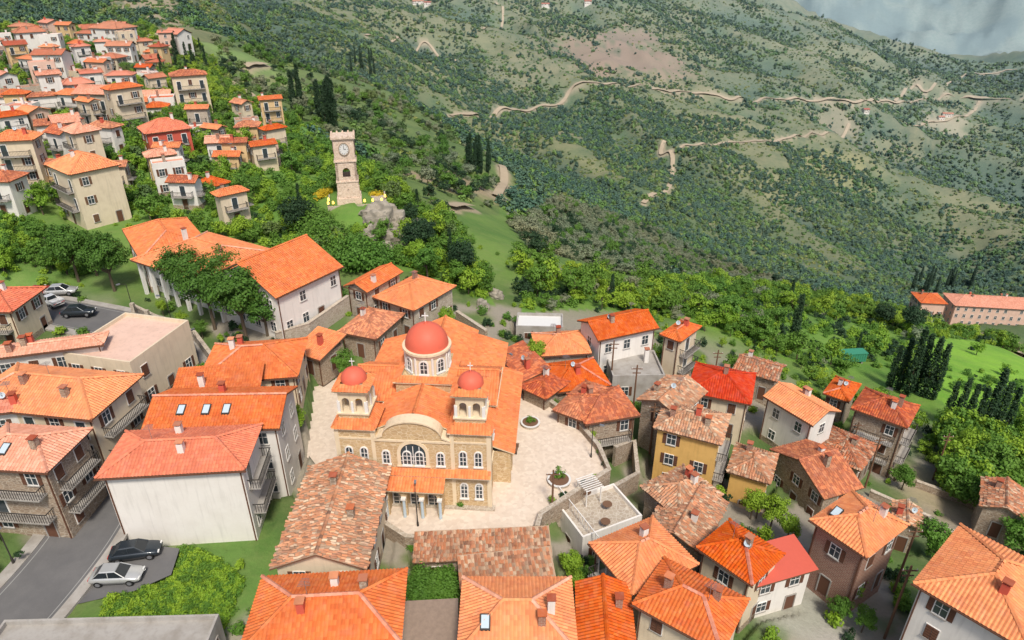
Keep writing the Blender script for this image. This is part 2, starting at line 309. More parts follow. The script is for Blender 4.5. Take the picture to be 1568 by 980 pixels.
def build(name,cx,cy,zb,ang,w,d,h,roof='hip',rm='tile_orange',wm='white',shut='brown',bal=0,tiles=1,pitch=.42,chim=1,old=0,stoa=0,sky=0,win='frbl',ins=.45,dish=1):
    FOOT.append((cx,cy,ang,w,d,zb)); e=empty(name,(cx,cy,zb),ang); hw=w/2;hd=d/2; ca,sa=math.cos(ang),math.sin(ang)
    cor=[(cx+x*ca-y*sa,cy+x*sa+y*ca) for x,y in ((-hw,-hd),(hw,-hd),(hw,hd),(-hw,hd))]; gz=min(float(zt(x,y)[0]) for x,y in cor)-zb; zl=min(0,gz)-1.2
    if roof=='flat': ins=.0
    xw=hw-ins;yw=hd-ins; yf=-yw+(1.8 if stoa else 0)
    wb=MB(); wb.box(-xw,xw,yf,yw,zl,h-.14,wm)
    if wm in('white','cream','yellow','pink') and h>5 and random.random()<.5 and win=='frbl': wb.box(-xw-.03,xw+.03,yf-.03,yw+.03,zl,min(.9,h*.15),'stone')
    rb=MB(); rise=min(w,d)/2*pitch; z=h; caps=[]
    if roof=='hip':
        if w>=d: r0=(-(hw-hd*.95),0,z+rise);r1=((hw-hd*.95),0,z+rise)
        else: r0=(0,-(hd-hw*.95),z+rise);r1=(0,(hd-hw*.95),z+rise)
        a,b,c,dd=(-hw,-hd,z),(hw,-hd,z),(hw,hd,z),(-hw,hd,z)
        polys=[[a,b,r1,r0],[b,c,r1],[c,dd,r0,r1],[dd,a,r0]] if w>=d else [[a,b,r0],[b,c,r1,r0],[c,dd,r1],[dd,a,r0,r1]]
        caps=[(r0,r1),(a,r0),(dd,r0) if w>=d else (b,r0),(b,r1) if w>=d else (dd,r1),(c,r1)]
    elif roof in('gx','gy','gable'):
        gx=(roof=='gx') or (roof=='gable' and w>=d); rise=(d if gx else w)/2*pitch
        a,b,c,dd=(-hw,-hd,z),(hw,-hd,z),(hw,hd,z),(-hw,hd,z)
        if gx:
            r0=(-hw,0,z+rise);r1=(hw,0,z+rise); polys=[[a,b,r1,r0],[c,dd,r0,r1]]
            for x in(-xw,xw): wb.add([(x,-yw,z-.14),(x,yw,z-.14),(x,0,z+rise*yw/hd-.2)],[(0,1,2)],wm)
        else:
            r0=(0,-hd,z+rise);r1=(0,hd,z+rise); polys=[[b,c,r1,r0],[dd,a,r0,r1]]
            for y in(-yw,yw): wb.add([(-xw,y,z-.14),(xw,y,z-.14),(0,y,z+rise*xw/hw-.2)],[(0,1,2)],wm)
        caps=[(r0,r1)]
    elif roof=='shed':
        rise=d*pitch*.5; a,b,c,dd=(-hw,-hd,z),(hw,-hd,z),(hw,hd,z+rise),(-hw,hd,z+rise); polys=[[a,b,c,dd]]; wb.box(-xw,xw,yw-.3,yw,h-.2,h+rise-.3,wm)
    if roof=='flat':
        rb.box(-hw+.2,hw-.2,-hd+.2,hd-.2,h-.14,h+.02,rm)
        for q in((-hw,hw,-hd,-hd+.2),(-hw,hw,hd-.2,hd),(-hw,-hw+.2,-hd+.2,hd-.2),(hw-.2,hw,-hd+.2,hd-.2)): rb.box(*q,h-.14,h+.45,wm)
    else:
        slab_roof(rb,polys,rm)
        if tiles and rm.startswith('tile'):
            for p in polys: tiles_on(rb,p,rm,old,*((.46,.30) if math.hypot(cx,cy)<95 else (.55,.38)))
        if rm.startswith('tile'):
            for p,q in caps: cap_line(rb,p,q,rm if old else ('tile_pink' if rm=='tile_orange' and random.random()<.3 else rm))
        if not old and tiles:
            rb.box(-hw-.1,hw+.1,-hd-.13,-hd-.01,z-.17,z-.06,'brown')
            if not stoa:
                for x in(-xw+.15,xw-.15): wb.box(x-.05,x+.05,-yw-.11,-yw-.01,zl,z-.2,'brown')
    wb.obj('walls',e); rb.obj('roof',e)
    if win:
        wn=MB(); sides=[(lambda a,nn,zz:(a,yf-nn,zz),xw,'f'),(lambda a,nn,zz:(xw+nn,a,zz),yw,'r'),(lambda a,nn,zz:(-a,yw+nn,zz),xw,'b'),(lambda a,nn,zz:(-xw-nn,-a,zz),yw,'l')]
        ns=max(1,int(round((h-.2)/3.0))); sh=(h-.1)/ns
        for P,L,sd in sides:
            k=int((2*L)/2.7)
            if L*2<1.6 or sd not in win: continue
            k=max(1,k)
            for s in range(ns):
                for i in range(k):
                    a=-L+(i+.5)*2*L/k+(R(-.25,.25) if wm in('stone','brick','stone_light') else 0)
                    if random.random()<.14: continue
                    door=(s==0 and i==k//2 and sd in 'fr') or (bal and s>0 and sd==('f' if bal!=2 else 'r') and i%2==0)
                    hh=min(1.35,sh*.48); 
                    if door: wn.mbox(P,a-.5,a+.5,s*sh+.02,s*sh+min(2.15,sh*.75),-.02,.03,'brown' if s==0 else 'glass'); [wn.mbox(P,*q,-.02,.08,'frame' if s else 'concrete') for q in((a-.62,a-.5,s*sh,s*sh+min(2.2,sh*.8)),(a+.5,a+.62,s*sh,s*sh+min(2.2,sh*.8)),(a-.5,a+.5,s*sh+min(2.15,sh*.75),s*sh+min(2.3,sh*.82)))]
                    else: window(wn,P,a,s*sh+sh*.33,.95,hh,shut if (shut and 2*L/k>2.1) else None)
            if bal and sd==('f' if bal!=2 else 'r') or bal==3 and sd=='r':
                for s in range(1,ns): balcony(wn,P,-L*.8,L*.8,s*sh)
        if stoa:
            nP=int(2*xw/2.3)
            for i in range(nP+1):
                x=-xw+.25+i*(2*xw-.5)/nP; wn.box(x-.22,x+.22,-yw+.02,-yw+.46,zl,h-.5,'frame'); wn.box(x-.3,x+.3,-yw-.05,-yw+.53,h-.5,h-.3,'frame')
            wn.box(-xw,xw,-yw,-yw+.5,h-.3,h-.15,'frame'); 
        if wn.v: wn.obj('windows_and_doors',e)
    cb=MB()
    for i in range(chim):
        x=R(-hw*.6,hw*.6);y=R(-hd*.5,hd*.6); zr=z+rise*(1-max(abs(x)/hw if w<d else 0,abs(y)/hd if w>=d else 0)); mt=random.choice(['white','stone','redmetal','white','brick'])
        cb.box(x-.28,x+.28,y-.28,y+.28,z,zr+.9,mt)
        for sx in(-.2,.2): cb.box(x+sx-.06,x+sx+.06,y-.2,y+.2,zr+.9,zr+1.08,mt)
        cb.box(x-.36,x+.36,y-.36,y+.36,zr+1.08,zr+1.16,'tile_mid')
    if cb.v: cb.obj('chimney',e)
    if sky and roof!='flat':
        sb=MB()
        for i in range(sky):
            x=-hw*.5+i*hw*.35+R(-.3,.3); y=-hd*.45; zz=lambda yy:z+rise*(1+yy/hd)
            sb.hexa([(x-.4,y-.55,zz(y-.55)),(x+.4,y-.55,zz(y-.55)),(x+.4,y+.55,zz(y+.55)),(x-.4,y+.55,zz(y+.55)),(x-.4,y-.55,zz(y-.55)+.2),(x+.4,y-.55,zz(y-.55)+.2),(x+.4,y+.55,zz(y+.55)+.2),(x-.4,y+.55,zz(y+.55)+.2)],'trim_dark')
            sb.hexa([(x-.3,y-.45,zz(y-.45)+.2),(x+.3,y-.45,zz(y-.45)+.2),(x+.3,y+.45,zz(y+.45)+.2),(x-.3,y+.45,zz(y+.45)+.2),(x-.3,y-.45,zz(y-.45)+.22),(x+.3,y-.45,zz(y-.45)+.22),(x+.3,y+.45,zz(y+.45)+.22),(x-.3,y+.45,zz(y+.45)+.22)],'bluegrey')
        sb.obj('skylights',e)
    if dish and random.random()<.5:
        db=MB(); x=R(-hw*.5,hw*.5); zr=z+rise*.8; db.cyl(x,0,z,zr+1.9,.03,.02,'metal',6); 
        for j in range(6): db.box(x-.5+.04*j,x+.5-.04*j,-.35+j*.14-.01,-.35+j*.14+.01,zr+1.8,zr+1.83,'metal')
        if random.random()<.2:
            x2=R(-hw*.4,hw*.4); k=12; c0=np.array((x2,-.3,zr+.7)); n_=nrm((.3,-1,.5)); u_=nrm(np.cross(n_,(0,0,1))); v_=np.cross(n_,u_)
            db.add([c0-n_*.1]+[c0+.32*(u_*math.cos(6.2832*i/k)+v_*math.sin(6.2832*i/k)) for i in range(k)],[(0,1+i,1+(i+1)%k) for i in range(k)],'bluegrey'); db.limb(c0,(x2,-.2,z+.2),.03,.03,'metal'); db.limb(c0-v_*.3,c0+n_*.3,.015,.015,'metal')
        db.obj('antenna',e)
    return e
def house(name,A_,B_,C_2,ze,h,roof='hip',rm='tile_orange',wm='white',**k):
    a=at_z(*A_,ze)[:2];b=at_z(*B_,ze)[:2];c=at_z(*C_2,ze)[:2]; w=np.linalg.norm(b-a); ex=(b-a)/w; ey=np.array([-ex[1],ex[0]]); d=max(3.2,float((c-b)@ey)); ce=(a+b)/2+ey*d/2
    return build(name,ce[0],ce[1],ze-h,math.atan2(ex[1],ex[0]),w,d,h,roof,rm,wm,**k)
OR,RD,MD,PK,OL='tile_orange','tile_red','tile_mid','tile_pink','tile_old'
house('white_house',(145,733),(375,720),(393,650),9,9,'hip',RD,'white',win='rb',shut=None,bal=2,chim=2,pitch=.36)
house('white_house',(215,660),(428,656),(434,592),8.5,9.5,'gx',OR,'white',sky=3,shut=None)
house('white_house',(258,614),(396,602),(402,566),8,6,'shed',OR,'white')
house('village_house',(300,588),(456,577),(432,520),7.5,5,'hip',OR,'cream',chim=2)
house('village_house',(-70,622),(140,643),(200,572),10.5,8.4,'hip',OR,'cream',bal=3,shut='brown',chim=2)
house('village_house',(-70,715),(72,724),(120,655),10,8.2,'hip',PK,'stone',bal=3,chim=1,sky=2)
house('village_house',(-60,640),(40,628),(70,606),10.5,7,'hip',PK,'white')
house('white_house',(-30,552),(158,528),(166,508),11,7,'hip',PK,'white',pitch=.25,chim=3)
house('cream_building',(95,545),(200,560),(186,482),10,6.5,'flat','pink','cream',chim=0)
house('village_house',(-60,478),(18,478),(36,440),10,5.5,'hip',RD,'cream',bal=1)
house('school_building',(422,457),(526,408),(468,362),11.2,6.6,'gx',OR,'white',shut=None,chim=0,pitch=.5,dish=0)
house('school_building',(200,398),(330,440),(402,378),10,5.5,'hip',OR,'white',stoa=1,shut=None,chim=1,pitch=.36,dish=0)
house('school_building',(188,352),(215,398),(300,350),10,5.5,'hip',OR,'white',chim=0,dish=0)
house('village_house',(526,438),(562,448),(610,414),7.5,5,'gable',OR,'stone_light')
house('stone_house',(570,455),(634,476),(691,436),6,5,'hip',OR,'stone_light')
house('stone_house',(517,508),(576,520),(616,480),4.8,3.6,'hip',MD,'stone')
house('stone_house',(445,538),(490,552),(522,520),4.5,3,'shed',OR,'stone')
house('stone_house',(793,592),(836,612),(862,580),2,4,'hip',MD,'stone')
house('stone_house',(758,540),(800,585),(830,560),2.2,4,'shed',MD,'stone')
house('village_house',(824,546),(906,541),(902,505),2,4.5,'hip',OR,'stone_light')
house('white_shed',(790,503),(862,505),(858,484),0,3,'flat','paint_white','grey',chim=0,dish=0)
house('white_house',(916,522),(1010,502),(958,476),4,7,'gx',OR,'white',shut=None,chim=1)
house('village_house',(1010,512),(1042,524),(1082,503),3,8,'hip',OR,'cream',bal=2)
house('stone_house',(848,602),(936,590),(922,546),1.5,5,'hip',OR,'stone')
house('stone_house',(846,628),(900,648),(945,598),1.8,5,'hip',MD,'stone')
house('stone_house',(896,650),(980,636),(942,592),2,6,'hip',MD,'stone',bal=1)
house('grey_shed',(938,580),(1018,578),(1000,540),0,4,'flat','concrete','grey',chim=1,dish=0)
house('village_house',(1000,655),(1105,682),(1178,650),2.5,8.5,'hip',OL,'yellow',bal=2,old=.6,chim=3)
house('stone_house',(975,612),(1040,640),(1085,600),2.5,7,'gable',OL,'stone',old=.6)
house('village_house',(1052,600),(1150,620),(1167,574),0,6,'hip',RD,'cream',chim=1)
house('white_house',(1168,606),(1245,652),(1284,628),-2,7,'gx',OR,'white',shut=None,chim=2)
house('stone_house',(1122,565),(1190,585),(1212,562),-5,4,'gable',OL,'stone',old=.8)
house('stone_house',(1260,602),(1300,616),(1334,594),-9,6,'hip',OR,'stone')
house('stone_house',(1303,625),(1390,656),(1434,630),-5,9.5,'hip',MD,'stone',bal=3,chim=3)
house('stone_house',(1240,688),(1318,722),(1362,688),-7,4,'hip',OL,'stone',old=.7)
house('village_house',(1112,722),(1180,742),(1228,706),-2.5,6,'hip',OL,'yellow',old=.5)
house('stone_house',(1178,688),(1262,765),(1318,742),-4.5,5,'gy',MD,'stone',old=.3,chim=2)
house('stone_house',(980,745),(1040,795),(1108,758),0,6,'hip',OL,'stone',old=.6,chim=2)
house('stone_house',(985,812),(1075,850),(1150,782),-.5,5,'gable',OL,'stone',old=.9)
house('village_house',(902,832),(968,912),(1068,862),3,8,'hip',OR,'stone_light',bal=1,pitch=.5)
house('village_house',(1066,838),(1152,897),(1212,855),2,7,'hip',OR,'cream')
house('village_house',(1150,902),(1254,872),(1216,826),0,5,'shed','redmetal','white',tiles=0)
house('village_house',(968,925),(1105,1000),(1202,945),4,9,'hip',OR,'cream',chim=2)
house('brick_house',(1240,796),(1328,855),(1390,803),3,7.6,'hip',OR,'brick',chim=1,sky=1,pitch=.5)
house('white_house',(1398,893),(1580,1000),(1660,900),6,11,'hip',OR,'white',chim=1)
house('stone_house',(1365,800),(1412,814),(1440,786),-5.5,4,'gable',OL,'stone',old=.8)
house('stone_house',(1500,775),(1575,800),(1600,760),-8,4,'gable',OL,'stone',old=.8)
house('stone_house',(365,1000),(614,985),(606,872),5,7,'hip',OR,'white',chim=3,sky=0)
house('stone_house',(412,872),(562,872),(598,714),5,6,'gy',OL,'cream',old=1.2,chim=2,dish=0)
house('stone_house',(632,862),(846,852),(832,816),1.3,3.6,'shed',OL,'stone',old=.8,chim=0,dish=0)
house('stone_house',(704,902),(852,886),(848,852),1,3.6,'shed',OL,'stone',old=.5,chim=0,dish=0)
house('village_house',(700,1000),(885,1000),(868,884),4,7,'hip',OR,'cream',chim=2,sky=1)
house('village_house',(884,995),(975,1000),(932,892),3,6,'gy',OR,'white',chim=1)
house('metal_shed',(615,990),(702,985),(696,926),.6,3,'shed','rust','grey',tiles=0,chim=0,dish=0)
house('concrete_building',(-30,1010),(315,1000),(305,962),2.5,3,'flat','concrete','grey',chim=0,dish=0)
tb_=house('terrace_building',(852,775),(892,828),(975,785),-.8,4,'flat','stone_light','white',chim=0,dish=0)
house('long_building',(1462,468),(1600,476),(1610,458),-73,12,'hip',PK,'pink',chim=4,shut=None,dish=0)
house('long_building',(1410,464),(1452,466),(1456,450),-72,9,'hip',OR,'pink',chim=1,dish=0)
# terrace railings, pergola and tables
q=MB()
for x in np.arange(-4,4.1,.5): q.box(x-.02,x+.02,-2.6,-2.56,4.4,5.3,'frame')
q.box(-4,4,-2.62,-2.54,5.3,5.36,'frame')
for x,y in((-2.5,0),(0,1),(2,-.5)): q.cyl(x,y,4,4.7,.05,.05,'metal',6); q.cyl(x,y,4.7,4.76,.5,.5,'wood',12)
for x,y in((-3,.9),(-1.2,.9),(-3,-.8),(-1.2,-.8)): q.box(x-.05,x+.05,y-.05,y+.05,4,6.2,'frame')
for x in np.arange(-3.2,-.9,.3): q.box(x,x+.08,-1,1.1,6.2,6.28,'frame')
q.obj('terrace_furniture',tb_)
# upper village
vil=[(60,85,60,3),(35,80,35,2),(92,72,40,3),(122,66,35,2),(152,72,32,2),(187,76,55,3),(216,82,32,2),(170,97,45,2),(265,75,34,2),(20,110,45,3),(60,115,45,2),(102,112,50,2),(142,122,42,2),(178,112,40,2),(50,140,42,3),(90,142,42,2),(18,147,38,2),
(125,152,48,2),(160,143,38,2),(20,172,42,2),(60,177,42,2),(100,180,52,2),(150,192,58,3),(205,198,66,4),(300,178,62,4),(342,192,38,2),(30,217,44,2),(75,232,54,2),(130,267,55,3),(188,234,60,2),(246,243,70,2),(276,282,60,2),(342,228,32,2),
(315,218,30,1),(320,252,36,2),(356,257,36,2),(378,262,32,2),(350,279,40,2),(400,227,32,2),(405,203,38,3),(430,242,38,2),(396,252,36,2),(230,302,36,2),(266,314,48,2),(214,292,32,2),(327,352,48,2),(42,302,90,4),(132,345,90,4),(10,325,34,2),(342,290,32,1),(120,228,40,2),
(45,60,40,2),(80,52,35,2),(110,90,35,2),(235,100,30,2),(75,98,34,2),(15,60,34,2),(385,215,28,2),(300,205,30,2),(290,260,34,2),(60,205,34,2),(10,260,40,3),(95,300,32,2)]
def vhouse(x,y,wp,st,chk=0):
    p,t=hit(x,y); w=max(6,wp*.82*t/F*R(.8,1.2)); d=w*R(.5,.95); an=R(-.8,.8)+.1; h=st*2.75+R(-.8,1.2); cy=p[1]+d/2
    if chk and any(math.hypot(p[0]-f[0],cy-f[1])<(w+max(f[3],f[4]))*.47 for f in FOOT): return
    red=(x,y)==(246,243); big=st==4
    rm_=RD if red else random.choice([OR,MD,PK,PK,OR,MD]); wm_='redmetal' if red else random.choice(['white','white','white','cream','ochre','pink','stone_light','white'])
    e=build('village_house',p[0]+R(-4,4),cy+R(-4,4),p[2]-.2,an,w,d,h,'hip' if (red or big) else random.choice(['hip','hip','gable','gable','gable','flat']),rm_,'cream' if big else wm_,
      bal=(1 if big else random.choice([0,1,1,3])) if t<260 else 0,tiles=1 if t<200 else 0,old=.3 if t<200 else 0,chim=1,shut=random.choice(['brown','wood',None]),dish=t<150,pitch=R(.34,.52))
for q in vil: vhouse(*q)
for i in range(150):
    x=R(-20,250); y=R(52,300) if x<130 else R(55,215); vhouse(x,y,R(22,48)*(.7+y/350),random.choice([1,2,2,3]),1)
for (x,y,wp) in [(640,6,26),(655,8,16),(835,10,18),(1450,178,22),(1440,183,14),(1325,172,14),(900,6,16)]:
    p,t=hit(x,y); build('farmhouse',p[0],p[1],p[2],R(-.4,.4),max(8,wp*t/F*.7),8,5,'gable',MD,'white',tiles=0,chim=0,dish=0)
# ------------------------------------------------------------------ church
def arch_panel(mb,P,a0,a1,z0,z1,w,hs,n0,n1,mat,k=10):
    c=(a0+a1)/2; mb.mbox(P,a0,c-w/2,z0,z1,n0,n1,mat); mb.mbox(P,c+w/2,a1,z0,z1,n0,n1,mat)
    for i in range(k):
        t0=math.pi*(1-i/k);t1=math.pi*(1-(i+1)/k); x0=c+w/2*math.cos(t0);x1=c+w/2*math.cos(t1);y0=hs+w/2*math.sin(t0);y1=hs+w/2*math.sin(t1)
        mb.hexa([P(x0,n1,y0),P(x1,n1,y1),P(x1,n0,y1),P(x0,n0,y0),P(x0,n1,z1),P(x1,n1,z1),P(x1,n0,z1),P(x0,n0,z1)],mat)
def arch_win(mb,P,c,z0,w,hs,fr='church_trim',t=.14,bars=1,glass='glass'):
    k=12; pts=[P(c-w/2,.02,z0),P(c+w/2,.02,z0)]+[P(c+w/2*math.cos(math.pi*i/k),.02,hs+w/2*math.sin(math.pi*i/k)) for i in range(k+1)]
    mb.add(pts,[tuple(range(len(pts)))],glass)
    mb.mbox(P,c-w/2-t,c-w/2,z0-.05,hs,-.02,.12,fr); mb.mbox(P,c+w/2,c+w/2+t,z0-.05,hs,-.02,.12,fr); mb.mbox(P,c-w/2-t-.06,c+w/2+t+.06,z0-.2,z0-.05,-.02,.18,fr)
    for i in range(k):
        q=[]
        for nn in(-.02,.12):
            for r_,j in((w/2,i),(w/2,i+1),(w/2+t,i+1),(w/2+t,i)): q.append(P(c+r_*math.cos(math.pi*j/k),nn,hs+r_*math.sin(math.pi*j/k)))
        mb.hexa(q,fr)
    if bars:
        for j in range(bars):
            x=c-w/2+(j+1)*w/(bars+1); mb.mbox(P,x-.035,x+.035,z0,hs+w*.35,-.01,.06,'frame')
        for z in np.arange(z0+.5,hs+.1,.5): mb.mbox(P,c-w/2,c+w/2,z-.025,z+.025,-.01,.05,'frame')
chx=at_z(643,770,0); ang=math.radians(-4)
ch=empty('church',(chx[0]-.2,chx[1],0.02),ang); FOOT.append((chx[0]+1,chx[1]+11,ang,19,24,0))
b=MB(); st='church_stone'; tr='church_trim'
b.box(-7.3,7.3,1,21,-1,7.0,st); b.box(-3.7,3.7,.02,21.3,6.9,8.5,st); b.box(-7.35,7.35,6,13,6.5,8.5,st)
b.cyl(0,21.3,-1,6.5,3,3,st,16)
b.box(-3.7,3.7,-.25,1.2,-1,8.3,st)     # central bay
for sx in(-1,1):
    b.box(sx*5.65-1.8,sx*5.65+1.8,-.15,3.45,-1,9.4,st)
    for z,e2 in((4.15,.12),(9.15,.2),(8.0,.06)): b.box(sx*5.65-1.8-e2,sx*5.65+1.8+e2,-.15-e2,3.45+e2,z,z+.22,tr)
    for qx in(-1.8,1.8): b.box(sx*5.65+qx-.22,sx*5.65+qx+.22,-.22,.22,0,9.15,tr)
b.box(-3.72,3.72,-.4,-.2,4.2,4.4,tr); b.box(-3.72,3.72,-.36,-.2,8.0,8.25,tr)
b.box(-8,8,-.7,0,-.6,.15,'stone_light')
# curved gable
k=16; pts=[(-3.7,-.25,8.25)]+[(3.7*-math.cos(math.pi*i/k)*.78,-.25,8.6+1.75*math.sin(math.pi*i/k)) for i in range(k+1)]+[(3.7,-.25,8.25)]
n_=len(pts); b.add(pts+[(x,.9,z) for x,y,z in pts],[tuple(range(n_))]+[tuple(range(2*n_-1,n_-1,-1))]+[(i,i+1,n_+i+1,n_+i) for i in range(n_-1)],st)
for i in range(n_-1):
    (x0,_,z0),(x1,_,z1)=pts[i],pts[i+1]; b.hexa([(x0,-.42,z0),(x1,-.42,z1),(x1,.95,z1),(x0,.95,z0),(x0,-.42,z0+.16),(x1,-.42,z1+.16),(x1,.95,z1+.16),(x0,.95,z0+.16)],tr)
b.obj('walls',ch)
w=MB(); P=lambda a,nn,z:(a,-.25-nn,z)
arch_win(w,P,0,5.2,2.5,6.6,tr,.35,3,'glass'); 
for c in(-.62,.62): arch_win(w,lambda a,nn,z:(a,-.3-nn,z),c,5.3,.7,6.5,'frame',.1,1)
for c in(-2.7,2.7): arch_win(w,P,c,5.3,.6,6.5,'frame',.14,1)
for sx in(-1,1):
    P2=lambda a,nn,z:(a,-.15-nn,z)
    for c in(-.75,.75): 
        arch_win(w,P2,sx*5.65+c,5.3,.6,6.7,'frame',.12,1); arch_win(w,P2,sx*5.65+c,1.2,.6,2.7,'frame',.12,1)
for y in(5,8,10.5,14,17,19.5):
    for sg in(-1,1):
        PP=(lambda a,nn,z:(7.3+nn,a,z)) if sg>0 else (lambda a,nn,z:(-7.3-nn,-a,z)); arch_win(w,PP,y*sg,5.1 if sg>0 else 3,.8,6.0 if sg>0 else 5.2,'frame',.14,1)
w.obj('windows',ch)
# portico
p=MB(); P=lambda a,nn,z:(a,-1.9-nn,z)
for i in range(3): arch_panel(p,P,-2.7+i*1.8,-.9+i*1.8,0,3.55,1.25,2.4,-.35,0,'church_stone')
for sx in(-1,1): p.box(sx*2.7-.175,sx*2.7+.175,-1.55,-.26,0,3.55,'church_stone')
for i in range(4):
    x=-2.7+1.8*i; p.cyl(x,-2.05,0,2.3,.17,.15,'bluegrey',12); p.box(x-.24,x+.24,-2.3,-1.9,2.3,2.5,'frame')
p.box(-2.9,2.9,-2.15,-.26,3.55,3.75,tr)
for i in range(3): p.box(-2.35+1.8*i,-1.25+1.8*i,-.29,-.252,0,2.9,'black'); arch_win(p,lambda a,nn,z:(a,-.3-nn,z),-1.8+1.8*i,0,1.1,2.3,'frame',.1,1)
p.obj('portico',ch)
# belfries
for sx in(-1,1):
    q=MB(); cx,cy=sx*5.65,1.65
    q.box(cx-1.45,cx+1.45,cy-1.45,cy+1.45,9.6,10.7,st); q.box(cx-1.6,cx+1.6,cy-1.6,cy+1.6,10.7,10.85,tr)
    for a in range(4):
        ca,sa=round(math.cos(a*math.pi/2)),round(math.sin(a*math.pi/2))
        PP=lambda u,nn,z,ca=ca,sa=sa:(cx+u*ca+(1.35+nn)*sa,cy+u*sa-(1.35+nn)*ca,z)
        for j in(-1,1): arch_panel(q,PP,min(0,j*1.3),max(0,j*1.3),10.85,13.1,.72,12.1,-.25,0.004*a,tr,8)
        for u in(-1.3,0,1.3): q.mbox(PP,u-.12,u+.12,10.85,12.1,0.01,.13,'frame')
    q.box(cx-1.55,cx+1.55,cy-1.55,cy+1.55,13.1,13.3,tr); q.box(cx-1.75,cx+1.75,cy-1.75,cy+1.75,13.3,13.42,'church_stone')
    q.cyl(cx,cy,13.42,13.85,1.2,1.2,tr,16); q.cyl(cx,cy,11.6,12.4,.5,.35,'gold',12); q.cyl(cx,cy,12.4,13.1,.04,.04,'metal',6)
    q.cyl(cx,cy,15.0,15.3,.12,.06,'dome_red',8); q.box(cx-.035,cx+.035,cy-.035,cy+.035,15.3,16.1,'frame'); q.box(cx-.25,cx+.25,cy-.03,cy+.03,15.75,15.82,'frame')
    q.obj('bell_tower_top',ch)
    d=MB(); d.dome(cx,cy,13.85,1.25,1.2,'dome_red',20,7); d.obj('small_dome',ch,True)
dcy=9.5; q=MB(); q.box(-2.95,2.95,dcy-2.95,dcy+2.95,8.5,10.55,st); q.cyl(0,dcy,10.55,13.2,2.3,2.3,tr,16); q.cyl(0,dcy,10.55,10.8,2.55,2.55,tr,16); q.cyl(0,dcy,13.2,13.45,2.6,2.6,tr,32); q.cyl(0,dcy,12.9,13.2,2.45,2.45,'pink',32)
for i in range(8):
    a=i*math.pi/4; ca,sa=math.cos(a),math.sin(a); PP=lambda u,nn,z,ca=ca,sa=sa:(u*ca+(2.29+nn)*sa,dcy+u*sa-(2.29+nn)*ca,z)
    arch_win(q,PP,0,11.1,.7,12.2,'frame',.16,1)
    a+=math.pi/8; q.cyl(2.35*math.sin(a),dcy-2.35*math.cos(a),10.8,12.9,.13,.13,'frame',8)
q.cyl(0,dcy,15.75,16.1,.25,.12,'dome_red',10); q.box(-.05,.05,dcy-.05,dcy+.05,16.1,17.1,'frame'); q.box(-.35,.35,dcy-.04,dcy+.04,16.7,16.8,'frame'); q.obj('dome_drum',ch)
d=MB(); d.dome(0,dcy,13.45,2.3,2.4,'dome_red',32,10); d.obj('main_dome',ch,True)
r=MB(); T=OR
def rf(polys,caps=()):
    slab_roof(r,polys,T,.14,'church_trim')
    for q in polys: tiles_on(r,q,T)
    for a_,b_ in caps: cap_line(r,a_,b_,T)
rf([[(-4,.95,8.5),(-4,21.6,8.5),(0,21.6,10.4),(0,.95,10.4)][::-1],[(4,.95,8.5),(4,21.6,8.5),(0,21.6,10.4),(0,.95,10.4)]],[((0,.95,10.4),(0,6.5,10.4)),((0,12.5,10.4),(0,21.6,10.4))])
for sx in(-1,1):
    A1=[(sx*7.7,3.6,7.05),(sx*7.7,21.2,7.05),(sx*3.7,21.2,8.3),(sx*3.7,3.6,8.3)]
    rf([A1 if sx>0 else A1[::-1]])
    B1=[(sx*7.7,5.7,8.5),(sx*2.9,5.7,8.5),(sx*2.9,dcy,10.4),(sx*7.7,dcy,10.4)]; B2=[(sx*7.7,13.3,8.5),(sx*2.9,13.3,8.5),(sx*2.9,dcy,10.4),(sx*7.7,dcy,10.4)]
    rf([B1[::-1] if sx>0 else B1,B2 if sx>0 else B2[::-1]],[((sx*2.9,dcy,10.4),(sx*7.7,dcy,10.4))])
    r.add([(sx*7.34,6,8.5),(sx*7.34,13,8.5),(sx*7.34,dcy,10.2)],[(0,1,2)],st)
    r.box(sx*4.1-.1,sx*4.1+.1,3.6,5.6,8.3,8.48,tr); r.box(sx*7.72-.04,sx*7.72+.04,5.7,13.3,8.3,8.45,tr)
    cx,cy=sx*5.65,1.65
    for z0,z1,h0,h1 in((9.4,10.15,2.15,1.45),(13.42,13.75,1.75,1.2)):
        o=[(cx-h0,cy-h0,z0),(cx+h0,cy-h0,z0),(cx+h0,cy+h0,z0),(cx-h0,cy+h0,z0)];i_=[(cx-h1,cy-h1,z1),(cx+h1,cy-h1,z1),(cx+h1,cy+h1,z1),(cx-h1,cy+h1,z1)]
        rf([[o[j],o[(j+1)%4],i_[(j+1)%4],i_[j]] for j in range(4)])
    rf([[(cx-1.9,-.95,4.35),(cx+1.9,-.95,4.35),(cx+1.9,-.1,4.85),(cx-1.9,-.1,4.85)]])
rf([[(-3.75,-1.0,4.38),(3.75,-1.0,4.38),(3.75,-.2,4.8),(-3.75,-.2,4.8)]])
rf([[(-3.1,-2.5,3.7),(3.1,-2.5,3.7),(3.1,-1.02,4.3),(-3.1,-1.02,4.3)]])
rf([[(-3.2,dcy-3.2,10.5),(3.2,dcy-3.2,10.5),(2.4,dcy-2.4,10.9),(-2.4,dcy-2.4,10.9)],[(3.2,dcy-3.2,10.5),(3.2,dcy+3.2,10.5),(2.4,dcy+2.4,10.9),(2.4,dcy-2.4,10.9)],[(-3.2,dcy+3.2,10.5),(-3.2,dcy-3.2,10.5),(-2.4,dcy-2.4,10.9),(-2.4,dcy+2.4,10.9)]])
rf([[(9.7,3.5,4.1),(9.7,19,4.1),(7.3,19,5.0),(7.3,3.5,5.0)]])
r.obj('roof',ch)
g=MB(); PR=lambda a,nn,z:(9.3+nn,a,z)
